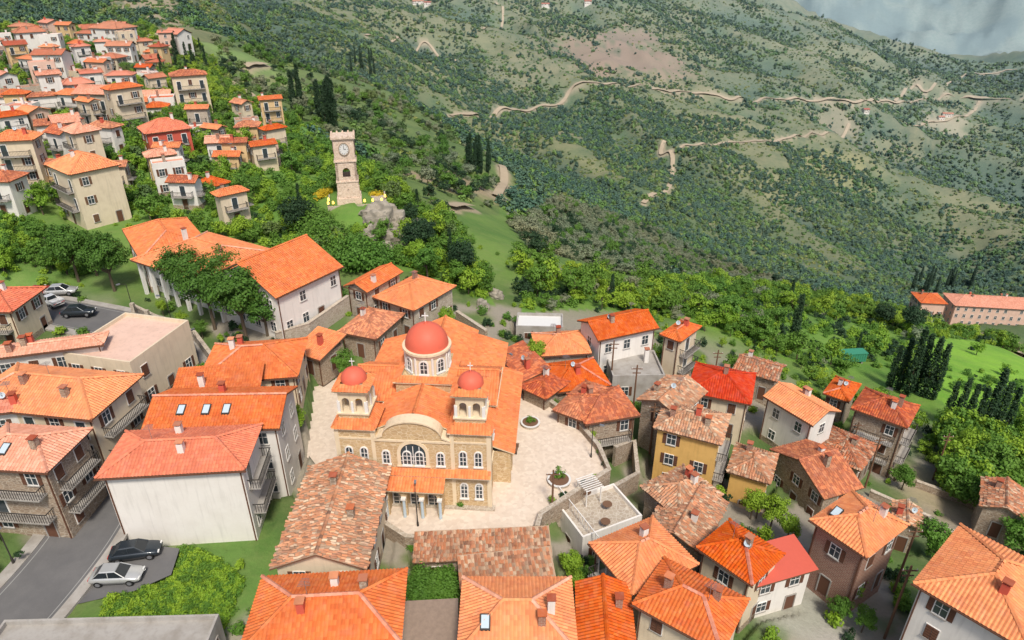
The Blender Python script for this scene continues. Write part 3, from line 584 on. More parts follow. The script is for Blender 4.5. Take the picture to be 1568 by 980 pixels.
for i in range(6): arch_panel(g,PR,3.7+2.5*i,6.2+2.5*i,0,4.0,1.5,2.3,-.3,0,'church_stone')
g.box(7.3,9.0,3.75,3.95,0,4,'church_stone'); g.box(7.31,7.35,4,18.6,0,3.6,'trim_dark'); g.obj('side_arcade',ch)
# ------------------------------------------------------------------ clock tower
tp=at_t(535,300,135); tw=empty('clock_tower',(tp[0],tp[1],7.0),math.radians(12)); tw.scale=(.84,.84,1.02); FOOT.append((tp[0],tp[1],0,6,6,7))
b=MB()
b.hexa([(-2.9,-2.9,-4),(2.9,-2.9,-4),(2.9,2.9,-4),(-2.9,2.9,-4),(-2.75,-2.75,1.2),(2.75,-2.75,1.2),(2.75,2.75,1.2),(-2.75,2.75,1.2)],'tower_stone')
b.hexa([(-2.5,-2.5,1.2),(2.5,-2.5,1.2),(2.5,2.5,1.2),(-2.5,2.5,1.2),(-2.35,-2.35,4.2),(2.35,-2.35,4.2),(2.35,2.35,4.2),(-2.35,2.35,4.2)],'tower_stone')
for z in(4.2,8.0): b.box(-2.5,2.5,-2.5,2.5,z,z+.25,'tower_stone')
for a in range(4):
    ca,sa=round(math.cos(a*math.pi/2)),round(math.sin(a*math.pi/2)); PP=lambda u,nn,z,ca=ca,sa=sa:(u*ca+(2.3+nn)*sa,u*sa-(2.3+nn)*ca,z)
    arch_panel(b,PP,-2.3,2.3,4.45,8.0,1.7,6.1,-.5,.004*a,'tower_stone'); b.mbox(PP,-.85,.85,4.45,5.2,-.3,-.1,'tower_stone')
    arch_win(b,lambda u,nn,z:PP(u,nn+.1,z),0,1.6,.6,2.6,'tower_stone',.15,0)
    k=28; ring=[PP(1.0*math.cos(6.2832*i/k),.09,10.4+1.0*math.sin(6.2832*i/k)) for i in range(k)]; b.add(ring,[tuple(range(k))],'paint_white')
    for i in range(k):
        qq=[]
        for nn in(-.02,.16):
            for rr,j in((1.0,i),(1.0,i+1),(1.18,i+1),(1.18,i)): qq.append(PP(rr*math.cos(6.2832*j/k),nn,10.4+rr*math.sin(6.2832*j/k)))
        b.hexa(qq,'stone')
    for i in range(12):
        t=i*math.pi/6; x,z=.82*math.cos(t),10.4+.82*math.sin(t); b.mbox(PP,x-.05,x+.05,z-.07,z+.07,.1,.12,'black')
    b.mbox(PP,-.04,.04,10.4,11.05,.12,.14,'black'); b.mbox(PP,0,.48,10.37,10.44,.125,.145,'black')
b.box(-2.25,2.25,-2.25,2.25,8.25,12.0,'tower_stone'); b.box(-2.45,2.45,-2.45,2.45,12.0,12.25,'tower_stone'); b.box(-2.65,2.65,-2.65,2.65,12.25,12.6,'tower_stone')
for i in range(5):
    for s in(-2.65,2.3):
        x=-2.65+i*1.2375; b.box(x,x+.35,s,s+.35,12.6,12.9,'tower_stone')
        if 0<i<4: b.box(s,s+.35,x,x+.35,12.6,12.9,'tower_stone')
b.cyl(0,0,6.2,7.2,.5,.35,'gold',12); b.obj('stone_body',tw)
pb=MB(); pb.hexa([(-5,-4.8,-7),(8.5,-4.8,-7),(8.5,5,-7),(-5,5,-7),(-4.8,-4.6,-.4),(8.2,-4.6,-.4),(8.2,4.4,-.4),(-4.8,4.4,-.4)],'stone_light')
pb.box(-4.9,8.3,-4.8,-4.5,-.4,.4,'stone_light'); pb.box(8.0,8.3,-4.5,4.4,-.4,.4,'stone_light'); pb.box(-4.9,-4.6,-4.5,4.4,-.4,.4,'stone_light')
for i in range(16): pb.box(8.3+i*.45,8.75+i*.45,-4.6-.15*i,-2.4-.15*i,-4.5,-.5-i*.22,'stone_light')
pb.obj('platform',tw)
lb=MB()
for x,y in((-4.7,-4.65),(-3.6,-4.65),(3.4,-4.65),(5.2,-4.65),(7.2,-4.65),(8.1,-2),(-4.7,-2)): lb.cyl(x,y,.4,.9,.05,.04,'trim_dark',6); lb.cyl(x,y,.9,1.35,.24,.18,'lit_bulb',8)
lb.obj('lamps',tw)
# ------------------------------------------------------------------ roads, plaza
def catmull(P,k=8):
    P=[np.array(p,float) for p in P]; Q=[2*P[0]-P[1]]+P+[2*P[-1]-P[-2]]; out=[]
    for i in range(1,len(Q)-2):
        for j in range(k):
            t=j/k; a,b,c,d=Q[i-1],Q[i],Q[i+1],Q[i+2]; out.append(.5*((2*b)+(-a+c)*t+(2*a-5*b+4*c-d)*t*t+(-a+3*b-3*c+d)*t**3))
    out.append(P[-1]); return np.array(out)
def normals(P):
    d=np.gradient(P[:,:2],axis=0); d/=np.linalg.norm(d,axis=1)[:,None]+1e-9; return np.stack([d[:,1],-d[:,0]],1)
def strip(name,P,o0,o1,zo,mat,th=0,drape=0):
    nn=normals(P); mb=MB(); L=P.copy();Rr=P.copy(); L[:,:2]+=nn*o0; Rr[:,:2]+=nn*o1
    if drape: L[:,2]=np.maximum(zt(L[:,0],L[:,1]),P[:,2]);Rr[:,2]=np.maximum(zt(Rr[:,0],Rr[:,1]),P[:,2])
    L[:,2]+=zo;Rr[:,2]+=zo; k=len(P); V=np.concatenate([L,Rr]); Fc=np.array([(i,k+i,k+i+1,i+1) for i in range(k-1)]); 
    mb.addnp(V,Fc,mat)
    if th:
        for E in(L,Rr):
            E2=E.copy();E2[:,2]-=th; mb.addnp(np.concatenate([E,E2]),Fc,mat)
    return mb.obj(name)
CARVE=[]
rp=[(-45,1010,.9),(35,930,1.2),(112,838,1.7),(165,755,2.1),(200,690,2.5),(230,630,2.9),(252,585,3.2),(262,550,3.5),(238,517,3.9),(180,497,4.3),(120,484,4.7),(50,472,5.1),(-60,462,5.5)]
RP=catmull([at_z(*q) for q in rp]); CARVE.append((RP,5.0,.12))
strip('road',RP,-3.3,3.3,0.02,'asphalt'); 
strip('road_marking',RP,-2.95,-2.87,.024,'paint_worn'); strip('road_marking',RP,2.87,2.95,.024,'paint_worn')
strip('pavement',RP,-4.5,-3.3,.14,'concrete',.3); strip('pavement',RP,3.3,4.3,.14,'concrete',.3)
def sheet(name,pts,z,mat,sk=0):
    mb=MB(); P=[tuple(at_z(x,y,z)[:2])+(z,) for x,y in pts]; k=len(P); mb.add(P,[tuple(range(k-1,-1,-1))],mat)
    if sk: mb.add(P+[(x,y,z-sk) for x,y,_ in P],[(i,(i+1)%k,k+(i+1)%k,k+i) for i in range(k)],'stone_light')
    o=mb.obj(name)
    return np.array(P)
PL=sheet('plaza_paving',[(470,700),(560,790),(622,830),(780,836),(828,795),(932,727),(916,690),(882,650),(840,620),(800,588),(772,560),(750,520),(560,560),(480,590)],0,'paving',7)
PK_=sheet('parking_area',[(118,925),(160,850),(190,828),(275,840),(262,880),(205,905)],1.25,'asphalt')
def wall(name,pts,h,th,mat,z=None,zo=0):
    P=[at_z(x,y,zz) if zz is not None else hit(x,y)[0] for x,y,zz in pts]; P=np.array(P); nn=normals(P); mb=MB()
    for i in range(len(P)-1):
        a,c=P[i],P[i+1]; q=[]
        for dz in(-1.5,h):
            for pt,nv,s in((a,nn[i],1),(c,nn[i+1],1),(c,nn[i+1],-1),(a,nn[i],-1)): q.append((pt[0]+nv[0]*th/2*s,pt[1]+nv[1]*th/2*s,pt[2]+dz))
        mb.hexa(q,mat); 
        q=[]
        for dz in(h,h+.1):
            for pt,nv,s in((a,nn[i],1),(c,nn[i+1],1),(c,nn[i+1],-1),(a,nn[i],-1)): q.append((pt[0]+nv[0]*(th/2+.06)*s,pt[1]+nv[1]*(th/2+.06)*s,pt[2]+dz))
        mb.hexa(q,'stone_light')
    return mb.obj(name)
wall('stone_parapet_wall',[(772,562,0),(800,588,0),(840,620,0),(882,650,0),(916,690,0),(932,727,0),(828,795,0),(822,815,0)],.8,.4,'stone')
wall('stone_parapet_wall',[(560,790,0),(622,830,0),(700,834,0)],.8,.35,'stone')
wall('stone_wall',[(205,478,4.5),(250,500,4.2),(300,520,4),(330,560,3.6),(320,600,3.3)],1.2,.4,'stone_light')
wall('stone_wall',[(425,530,4),(475,515,4),(535,472,4.5)],2.0,.4,'stone_light')
wall('stone_wall',[(700,490,1),(745,520,.5)],1.5,.4,'stone')
wall('stone_wall',[(1330,760,None),(1420,800,None),(1440,850,None)],1,.4,'stone')
wall('stone_wall',[(1400,745,None),(1470,770,None),(1530,800,None)],1,.4,'stone')
wall('stone_wall',[(1440,820,None),(1500,840,None),(1560,880,None)],1.2,.4,'stone')
wall('stone_wall',[(940,700,-2),(970,690,-3),(975,740,-3),(940,760,-2)],1.5,.4,'stone')
fb=MB(); Q=[at_z(*p) for p in[(205,476,5.7),(250,498,5.4),(300,518,5.2)]]
for a,c in zip(Q[:-1],Q[1:]):
    for t in np.linspace(0,1,20): q=a+(c-a)*t; fb.box(q[0]-.02,q[0]+.02,q[1]-.02,q[1]+.02,q[2],q[2]+.9,'trim_dark')
    for t in(0,.5): q=a+(c-a)*t; fb.box(q[0]-.25,q[0]+.25,q[1]-.25,q[1]+.25,q[2]-.2,q[2]+1.2,'stone_light')
fb.obj('iron_fence')
roads=[([(690,178),(760,172),(850,162),(872,140),(895,126),(1000,137),(1100,147),(1200,153),(1290,154),(1380,156),(1440,150),(1568,152)],4.6),([(1370,156),(1395,136),(1470,120),(1568,104)],4.5),
 ([(985,312),(1025,285),(1030,245),(1012,232),(1070,222),(1140,218),(1200,213),(1270,203),(1300,190)],3.5),([(690,320),(720,318),(760,303),(772,280),(768,256)],2.6),([(1390,190),(1450,185),(1480,178),(1500,155)],4.2),([(1430,495),(1480,512),(1540,520),(1568,548)],3.5),
 ([(375,105),(440,95),(470,85)],3),([(340,120),(380,145),(400,165)],2.5),([(230,60),(300,40),(340,20)],3.5),([(560,55),(640,75),(700,95)],3),([(740,45),(770,30),(760,5)],3.5)]
RD_=[]
for pts,wd in roads:
    dense=[]
    for (x0,y0),(x1,y1) in zip(pts[:-1],pts[1:]):
        m_=max(1,int(math.hypot(x1-x0,y1-y0)/28))
        for j in range(m_): dense.append((x0+(x1-x0)*j/m_,y0+(y1-y0)*j/m_))
    dense.append(pts[-1]); runs=[[]]; last=None
    for q in dense:
        h_=hit(*q)
        if last is not None and abs(h_[1]-last)>.22*last: runs.append([])
        runs[-1].append(h_[0]); last=h_[1]
    for run in runs:
        if len(run)<2: continue
        Pc=catmull(run,8); Pc[:,2]=zt(Pc[:,0],Pc[:,1]); RD_.append((Pc,wd)); strip('dirt_road',Pc,-wd*.6,wd*.6,.3+wd*.13,'dirt',0,1)
# ------------------------------------------------------------------ terrain
def inpoly(x,y,poly):
    ins=np.zeros(x.shape,bool); k=len(poly)
    for i in range(k):
        x0,y0=poly[i][:2];x1,y1=poly[(i+1)%k][:2]
        c=((y0>y)!=(y1>y))&(x<(x1-x0)*(y-y0)/(y1-y0+1e-12)+x0); ins^=c
    return ins
def wpoly(pts): return [hit(x,y)[0] for x,y in pts]
R1=wpoly([(790,400),(880,425),(960,440),(1150,445),(1300,470),(1420,500),(1568,530),(1640,600),(1640,860),(1450,760),(1440,640),(1330,580),(1180,545),(1080,500),(1000,480),(860,475),(800,480)])
R2=wpoly([(780,345),(870,310),(1000,350),(1100,395),(1250,450),(1150,447),(1000,432),(900,402),(820,390)])
R3=wpoly([(330,60),(450,90),(560,125),(700,210),(765,258),(765,330),(690,335),(620,300),(560,230),(450,200),(430,170),(330,110)])
R4=wpoly([(180,140),(260,115),(330,110),(430,175),(560,260),(640,310),(720,380),(760,470),(640,420),(400,380),(180,330)])
R5=wpoly([(0,345),(100,365),(180,400),(60,430),(0,440)])
R6=wpoly([(1440,680),(1600,670),(1640,800),(1560,800),(1450,760)])
R7=wpoly([(-20,45),(230,45),(330,100),(440,250),(340,330),(180,320),(-20,330)])
MEAD=wpoly([(1410,516),(1500,524),(1600,556),(1660,720),(1568,680),(1475,645),(1425,600)])
nr,na=620,600
rr=np.concatenate([[4],np.geomspace(14,12500,nr-1)]); az=np.linspace(-1.15,1.15,na)
RR,AZ=np.meshgrid(rr,az,indexing='ij'); X=(RR*np.sin(AZ)).ravel();Y=(RR*np.cos(AZ)).ravel(); Z=zt(X,Y); r_=RR.ravel()
near=np.where(r_<140)[0]; xn,yn=X[near],Y[near]; zn=Z[near].copy()
for P,wd,dz in CARVE:
    Ps=P[::2]; d=np.hypot(xn[:,None]-Ps[None,:,0],yn[:,None]-Ps[None,:,1]); k=d.argmin(1); dm=d[np.arange(len(k)),k]; f=1-sstep(wd,wd+4,dm); zn=zn*(1-f)+(Ps[k,2]-dz)*f
zn=np.where(inpoly(xn,yn,PL),-.6,zn); zn=np.where(inpoly(xn,yn,PK_),np.minimum(zn,1.1),zn); Z[near]=zn
sel=np.where(r_<420)[0]; xs,ys=X[sel],Y[sel]; zs=Z[sel].copy()
for (cx,cy,a,w,d,zb) in FOOT:
    u=(xs-cx)*math.cos(a)+(ys-cy)*math.sin(a); v=-(xs-cx)*math.sin(a)+(ys-cy)*math.cos(a); k=(abs(u)<w/2+.6)&(abs(v)<d/2+.6); zs[k]=np.minimum(zs[k],zb+.05)
Z[sel]=zs
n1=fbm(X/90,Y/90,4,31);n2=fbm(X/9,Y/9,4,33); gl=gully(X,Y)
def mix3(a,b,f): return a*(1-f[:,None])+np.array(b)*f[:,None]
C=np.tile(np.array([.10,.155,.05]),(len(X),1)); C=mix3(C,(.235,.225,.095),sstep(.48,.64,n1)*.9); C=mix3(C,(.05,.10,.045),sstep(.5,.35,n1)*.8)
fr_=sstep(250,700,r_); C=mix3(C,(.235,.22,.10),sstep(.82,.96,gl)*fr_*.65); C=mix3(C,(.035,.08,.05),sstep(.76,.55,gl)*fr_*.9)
C=mix3(C,(.17,.30,.045),(1-sstep(170,330,r_))*sstep(90,115,r_)*.9)
C=mix3(C,(.34,.30,.24),(1-sstep(95,125,r_))*sstep(.42,.58,n2)); C=mix3(C,(.12,.19,.05),(1-sstep(95,125,r_))*(1-sstep(.42,.58,n2)))
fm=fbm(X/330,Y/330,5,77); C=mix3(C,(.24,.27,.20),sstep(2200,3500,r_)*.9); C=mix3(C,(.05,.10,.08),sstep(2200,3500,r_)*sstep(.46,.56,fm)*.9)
for pol,c in((R1,(.18,.34,.04)),(R4,(.16,.30,.04)),(R5,(.16,.29,.05)),(R3,(.15,.22,.05)),(R2,(.14,.20,.08))):
    k=inpoly(X,Y,pol).astype(float); C=mix3(C,c,k*.9)
k=inpoly(X,Y,MEAD).astype(float); C=mix3(C,(.255,.50,.035),k*.97)
def spot(px,py,rad,c,st=.8):
    global C
    p,t=hit(px,py); d=np.hypot(X-p[0],Y-p[1])/rad+ (n2-.5)*1.2; C=mix3(C,c,(1-sstep(.5,1.0,d))*st)
for q in[(930,85,125,(.34,.215,.145)),(985,95,100,(.34,.23,.155)),(960,60,80,(.33,.215,.15)),(905,105,60,(.35,.23,.15)),(1280,195,60,(.34,.28,.17)),(1010,135,60,(.30,.26,.14)),(1450,195,60,(.42,.36,.23)),(1290,260,70,(.30,.28,.10)),(655,275,12,(.42,.30,.20)),(735,290,14,(.40,.29,.19)),(250,20,50,(.38,.30,.20)),
  (1240,80,70,(.28,.26,.13)),(870,200,60,(.28,.25,.12)),(800,110,80,(.28,.25,.13)),(1460,770,10,(.42,.34,.22)),(1250,935,7,(.42,.40,.36)),(640,100,70,(.26,.27,.10)),(420,120,25,(.26,.28,.11)),(360,85,30,(.24,.36,.09)),(1200,290,50,(.28,.26,.11)),(700,120,70,(.27,.26,.12)),(1100,200,50,(.28,.26,.12)),(1380,230,50,(.29,.26,.12)),(1230,420,30,(.26,.25,.11))]: spot(*q)
spot(300,890,9,(.14,.25,.05),1)
for Pc,wd in RD_:
    mid=Pc[len(Pc)//2]; ext=np.abs(Pc[:,:2]-mid[:2]).max()+30; cand=np.where((abs(X-mid[0])<ext)&(abs(Y-mid[1])<ext))[0]
    dm=np.full(len(cand),1e9)
    for q in Pc: dm=np.minimum(dm,np.hypot(X[cand]-q[0],Y[cand]-q[1]))
    C[cand]=mix3(C[cand],(.42,.34,.22),1-sstep(wd*.7,wd*1.6,dm+(n2[cand]-.5)*wd*1.2))
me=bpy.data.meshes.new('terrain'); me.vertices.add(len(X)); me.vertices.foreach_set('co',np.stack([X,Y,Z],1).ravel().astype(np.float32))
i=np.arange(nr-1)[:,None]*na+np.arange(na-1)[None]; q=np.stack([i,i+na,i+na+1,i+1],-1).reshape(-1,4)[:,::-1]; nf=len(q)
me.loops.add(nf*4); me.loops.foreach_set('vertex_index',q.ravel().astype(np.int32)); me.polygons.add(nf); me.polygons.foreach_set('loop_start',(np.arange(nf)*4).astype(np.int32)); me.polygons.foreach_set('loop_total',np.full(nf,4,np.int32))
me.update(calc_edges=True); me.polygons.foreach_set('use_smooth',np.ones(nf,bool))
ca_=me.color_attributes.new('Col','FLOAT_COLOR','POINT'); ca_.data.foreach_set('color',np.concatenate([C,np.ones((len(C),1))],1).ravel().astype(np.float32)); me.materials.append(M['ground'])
to=bpy.data.objects.new('terrain',me); bpy.context.scene.collection.objects.link(to)
# ------------------------------------------------------------------ vegetation
def leaves(cent,cr,nl,leaf,mat,mb,out_c,flat=1.0):
    N=len(cent)*nl; c=np.repeat(cent,nl,0); rv=rng.normal(size=(N,3)); rv/=np.linalg.norm(rv,axis=1)[:,None]; p=c+rv*(rng.random((N,1))**.4)*cr*np.array([1,1,flat])
    o=p-out_c; o/=np.linalg.norm(o,axis=1)[:,None]+1e-6; o=o*.6+(p-c)/cr*.6; nn=rng.normal(size=(N,3))*.5+o+np.array([0,0,.4]); nn/=np.linalg.norm(nn,axis=1)[:,None]
    a=np.cross(nn,rng.normal(size=(N,3))); a/=np.linalg.norm(a,axis=1)[:,None]; b=np.cross(nn,a); s=leaf*(.6+.8*rng.random((N,1)))
    V=np.stack([p-a*s-b*s*.6,p+a*s-b*s*.6,p+a*s*.7+b*s*.7,p-a*s*.7+b*s*.7],1).reshape(-1,3); mb.addnp(V,np.arange(N*4).reshape(-1,4),mat)
def crown_pts(k,rx,rz,zc,low=-.6):
    v=rng.normal(size=(k,3)); v/=np.linalg.norm(v,axis=1)[:,None]; v[:,2]=np.clip(v[:,2],low,1); q=v*(.45+.6*rng.random((k,1))); return q*np.array([rx,rx,rz])+np.array([0,0,zc])
def tree_mesh(name,h,rx,mat,k,nl,leaf,kind='round',cf=.33,zf=.64,rzf=.33):
    mb=MB()
    if kind=='cypress':
        zs=rng.random(k)*h*.94+h*.05; rad=rx*np.sin(np.clip(zs/h,0,1)**.6*math.pi*.97)**.7; a=rng.random(k)*6.28; cent=np.stack([np.cos(a)*rad*.55,np.sin(a)*rad*.55,zs],1); leaves(cent,rx*.42,nl,leaf,mat,mb,np.array([0,0,h*.4]),2.0); mb.cyl(0,0,-.5,h*.5,rx*.18,.03,'trunk',6)
    elif kind=='bush': cent=crown_pts(k,rx*.7,h*.45,h*.4,-.2); leaves(cent,rx*.38,nl,leaf,mat,mb,np.array([0,0,h*.2])); mb.limb((0,0,-.4),(0,0,h*.4),.08*rx,.03,'trunk')
    else:
        zc=h*zf; rz=h*rzf; cent=crown_pts(k,rx*.8,rz,zc); leaves(cent,rx*cf,nl,leaf,mat,mb,np.array([0,0,zc]),.75)
        mb.limb((0,0,-.6),(.1,0,h*.45),.045*h*.6,.03*h*.6,'trunk',8)
        for c in cent[::max(1,k//9)]: mb.limb((.1,0,h*.35),c*.85+np.array([0,0,h*.05]),.016*h,.004*h,'trunk',5)
    o=mb.obj(name,None,False,False); return o
proto=tree_mesh
BR=[proto('tree',6,3,'leaf_bright',24,40,.17,cf=.29) for i in range(2)]+[proto('tree',6,2.8,'leaf_mid',24,40,.17,cf=.29) for i in range(2)]
DK=[proto('tree',5,2.6,'leaf_dark',24,30,.22),proto('tree',5,2.6,'leaf_maquis',24,30,.22),proto('bush',3,2.4,'leaf_maquis',18,26,.22,kind='bush')]
OLV=[proto('tree',5,2.7,'leaf_olive',24,28,.2) for i in range(2)]+[proto('bush',3,2.2,'leaf_olive',18,24,.2,kind='bush')]
SH=[proto('shrub',3,2.4,'leaf_maquis',12,14,.38,kind='bush'),proto('shrub',3,2.4,'leaf_bluish',12,14,.38,kind='bush'),proto('shrub',3.4,2.6,'leaf_bluish',12,14,.38,kind='bush'),proto('shrub',3,2.6,'leaf_shrub',12,14,.38,kind='bush')]
SG=[proto('shrub',2,2.4,'leaf_grassy',12,14,.32,kind='bush'),proto('shrub',2.4,2.4,'leaf_maquis',12,14,.32,kind='bush'),proto('shrub',2.4,2.4,'leaf_shrub',12,14,.32,kind='bush')]
BU=[proto('bush',1.6,1.2,'leaf_bright',14,26,.11,kind='bush'),proto('bush',1.6,1.2,'leaf_mid',14,26,.11,kind='bush'),proto('bush',1.8,1.1,'leaf_dark',14,26,.11,kind='bush')]
CY=proto('cypress',11,1.0,'leaf_dark',90,30,.13,kind='cypress')
def scatter(name,pts,scl,protos):
    N=len(pts)
    if N==0: return
    col=bpy.data.collections.new(name+'_plants'); 
    for i,o in enumerate(protos): 
        o2=bpy.data.objects.new('%s_%02d'%(name,i),o.data); col.objects.link(o2)
    me=bpy.data.meshes.new(name); me.from_pydata(pts.tolist(),[],[])
    a=me.attributes.new('rot','FLOAT_VECTOR','POINT'); a.data.foreach_set('vector',np.stack([rng.normal(0,.06,N),rng.normal(0,.06,N),rng.random(N)*6.28],1).ravel().astype(np.float32))
    sc=scl[:,None]*np.stack([np.ones(N)*1,.85+.3*rng.random(N),.75+.5*rng.random(N)],1)
    a=me.attributes.new('scl','FLOAT_VECTOR','POINT'); a.data.foreach_set('vector',sc.ravel().astype(np.float32)); a=me.attributes.new('idx','INT','POINT'); a.data.foreach_set('value',rng.integers(0,len(protos),N).astype(np.int32))
    o=bpy.data.objects.new(name,me); bpy.context.scene.collection.objects.link(o)
    ng=bpy.data.node_groups.new(name,'GeometryNodeTree'); ng.interface.new_socket(name='Geometry',in_out='INPUT',socket_type='NodeSocketGeometry'); ng.interface.new_socket(name='Geometry',in_out='OUTPUT',socket_type='NodeSocketGeometry')
    gi=ng.nodes.new('NodeGroupInput');go=ng.nodes.new('NodeGroupOutput'); ip=ng.nodes.new('GeometryNodeInstanceOnPoints'); ci=ng.nodes.new('GeometryNodeCollectionInfo')
    ci.inputs['Collection'].default_value=col; ci.inputs['Separate Children'].default_value=True; ci.inputs['Reset Children'].default_value=True
    ip.inputs['Pick Instance'].default_value=True
    def na_(nm,t): x=ng.nodes.new('GeometryNodeInputNamedAttribute'); x.data_type=t; x.inputs['Name'].default_value=nm; return [s for s in x.outputs if s.enabled][0]
    L=ng.links.new; L(gi.outputs[0],ip.inputs['Points']); L(ci.outputs[0],ip.inputs['Instance']); L(na_('idx','INT'),ip.inputs['Instance Index']); L(na_('rot','FLOAT_VECTOR'),ip.inputs['Rotation']); L(na_('scl','FLOAT_VECTOR'),ip.inputs['Scale']); L(ip.outputs[0],go.inputs[0])
    md=o.modifiers.new('scatter','NODES'); md.node_group=ng; return o
CLR=[(hit(1515,503)[0],26),(hit(1430,492)[0],14),(hit(1303,556)[0],5),(hit(1212,530)[0],5),(hit(1395,604)[0],9),(hit(1420,612)[0],6),(hit(1455,655)[0],6),(hit(1490,664)[0],6),(hit(1515,668)[0],6),(tp,8),(np.array([tp[0]+1,tp[1]-7,0]),5.5),(np.array([tp[0]+8,tp[1]-6,0]),6)]
def clear(x,y,m=1.0):
    ok=~inpoly(x,y,PL)&~inpoly(x,y,PK_)
    for c,rad in CLR: ok&=np.hypot(x-c[0],y-c[1])>rad
    for (cx,cy,a,w,d,zb) in FOOT:
        u=(x-cx)*math.cos(a)+(y-cy)*math.sin(a); v=-(x-cx)*math.sin(a)+(y-cy)*math.cos(a); ok&=~((abs(u)<w/2+m)&(abs(v)<d/2+m))
    for Pc,wd in RD_+[(RP,4.5)]:
        for q in Pc[::2]: ok&=np.hypot(x-q[0],y-q[1])>wd*.75+m
    return ok
def pscat(name,pol,n,s0,s1,protos,m=1.5,gap=.0,seed=1,avoid=None):
    P=np.array(pol); lo=P[:,:2].min(0);hi=P[:,:2].max(0); x=lo[0]+rng.random(n)*(hi[0]-lo[0]); y=lo[1]+rng.random(n)*(hi[1]-lo[1]); k=inpoly(x,y,pol)
    if avoid is not None: k&=~inpoly(x,y,avoid)|(rng.random(n)<.015)
    k&=fbm(x/25,y/25,3,seed)*.7+fbm(x/8,y/8,2,seed+3)*.3>gap; x,y=x[k],y[k]; k=clear(x,y,m); x,y=x[k],y[k]; z=zt(x,y)-.2; scatter(name,np.stack([x,y,z],1),s0+(s1-s0)*rng.random(len(x))**1.6,protos)
pscat('green_trees',R1,9000,.4,1.05,BR+BR+OLV[:1],2,.43,2,MEAD)
pscat('undergrowth',R1,9000,.7,1.5,BU,1,.36,3,MEAD)
pscat('green_thicket',R6,1400,.6,1.1,BR,1.5,.1,12)
pscat('olive_trees',R2,9000,.55,1.1,OLV+OLV+DK[:1]+BR[2:3],2,.2,4)
pscat('maquis_shrubs',R3,8000,.4,1.05,DK+OLV[:1]+BR[2:3]+SG,2,.40,5)
pscat('village_trees',R4,3400,.35,.9,BR+DK[1:2],1.2,.38,6)
pscat('village_bushes',R4,4500,.8,1.7,BU[:2],.5,.2,7)
pscat('garden_trees',R5,160,.4,.7,BR,1.2,.4,8)
pscat('hillside_garden_trees',R7,3600,.35,.9,BR+DK[1:2],.9,.38,14)
pscat('hillside_garden_bushes',R7,4000,.8,1.6,BU,.5,.3,15)
def hillside(name,N,protos,s0,s1,lo,seed,gfun):
    az_=rng.random(N)*1.46-.70; r2=np.sqrt(210**2+rng.random(N)*(2000**2-210**2)); r2=np.where(rng.random(N)<.35,210+rng.random(N)*750,r2)
    x_=r2*np.sin(az_);y_=r2*np.cos(az_); dn=fbm(x_/60,y_/60,4,seed)*.6+fbm(x_/14,y_/14,2,seed+2)*.4+gfun(gully(x_,y_))*sstep(250,700,r2)+.06*sstep(.05,.25,az_)*(1-sstep(850,1100,r2))
    k=(dn>lo)&~((az_<-.33)&(r2<440))&~inpoly(x_,y_,R1)&~inpoly(x_,y_,R2)&~inpoly(x_,y_,R3); x_,y_,r2=x_[k],y_[k],r2[k]
    for q in[(930,85,90),(985,95,70),(960,60,55),(1450,195,35),(1280,195,30)]:
        p,t=hit(q[0],q[1]); kk=(np.hypot(x_-p[0],y_-p[1])>q[2]*(.6+.8*fbm(x_/30,y_/30,3,88)))|(rng.random(len(x_))<.12); x_,y_,r2=x_[kk],y_[kk],r2[kk]
    k=clear(x_,y_,4); x_,y_,r2=x_[k],y_[k],r2[k]
    scatter(name,np.stack([x_,y_,zt(x_,y_)-.3],1),(s0+(s1-s0)*rng.random(len(x_))**2)*(1+sstep(500,1500,r2)*.35),protos)
hillside('hillside_shrubs',165000,SH,.5,1.4,.435,41,lambda g:(.78-g)*.6)
hillside('hillside_scrub',90000,SG,.4,1.05,.42,51,lambda g:(g-.78)*.3)
# bushes between the houses
nb=3200; x=rng.random(nb)*230-95; y=rng.random(nb)*95+34; k=clear(x,y,.2)&(fbm(x/9,y/9,3,51)>.48); x,y=x[k],y[k]; scatter('garden_bushes',np.stack([x,y,zt(x,y)-.1],1),.4+.6*rng.random(len(x)),BU[:2]+BU)
nb=300; x=rng.random(nb)*90+20; y=rng.random(nb)*80+40; k=clear(x,y,1.5)&(fbm(x/12,y/12,3,53)>.5); x,y=x[k],y[k]; scatter('courtyard_trees',np.stack([x,y,zt(x,y)-.1],1),.3+.35*rng.random(len(x)),BR)
gp=[(170,915),(235,850),(290,835),(370,870),(330,960),(150,975)]; pol=[at_z(a,b_,1) for a,b_ in gp]; pscat('plot_weeds',pol,3000,.2,.6,BU[:2],.2,.15,9)
# hero trees
HP=[tree_mesh('pine_tree',10,4.4,'leaf_pine',70,95,.14,cf=.25,zf=.70,rzf=.27) for i in range(3)]; HB=[tree_mesh('broadleaf_tree',6,2.6,'leaf_bright',46,70,.11,cf=.27),tree_mesh('broadleaf_tree',6,2.6,'leaf_mid',46,70,.11,cf=.27)]; HD=tree_mesh('evergreen_tree',8,3.6,'leaf_dark',60,65,.15,cf=.28); HI=tree_mesh('ivy_bush',4,3.2,'leaf_mid',60,55,.14,kind='bush')
def put(src,name,px,py,s,z=None,sz=None):
    p=at_z(px,py,z) if z is not None else hit(px,py)[0]; o=bpy.data.objects.new(name,src.data); o.location=(p[0],p[1],p[2]-.1); o.rotation_euler=(0,0,R(0,6.28)); o.scale=(s,s*R(.9,1.1),sz or s*R(.9,1.1)); bpy.context.scene.collection.objects.link(o)
for x,y,s in[(288,468,.85),(328,498,1.0),(378,520,1.05),(410,515,.7),(258,440,.6),(345,462,.9),(122,436,.9),(176,446,.95),(150,425,.8)]: put(random.choice(HP),'pine_tree',x,y,s,4.5)
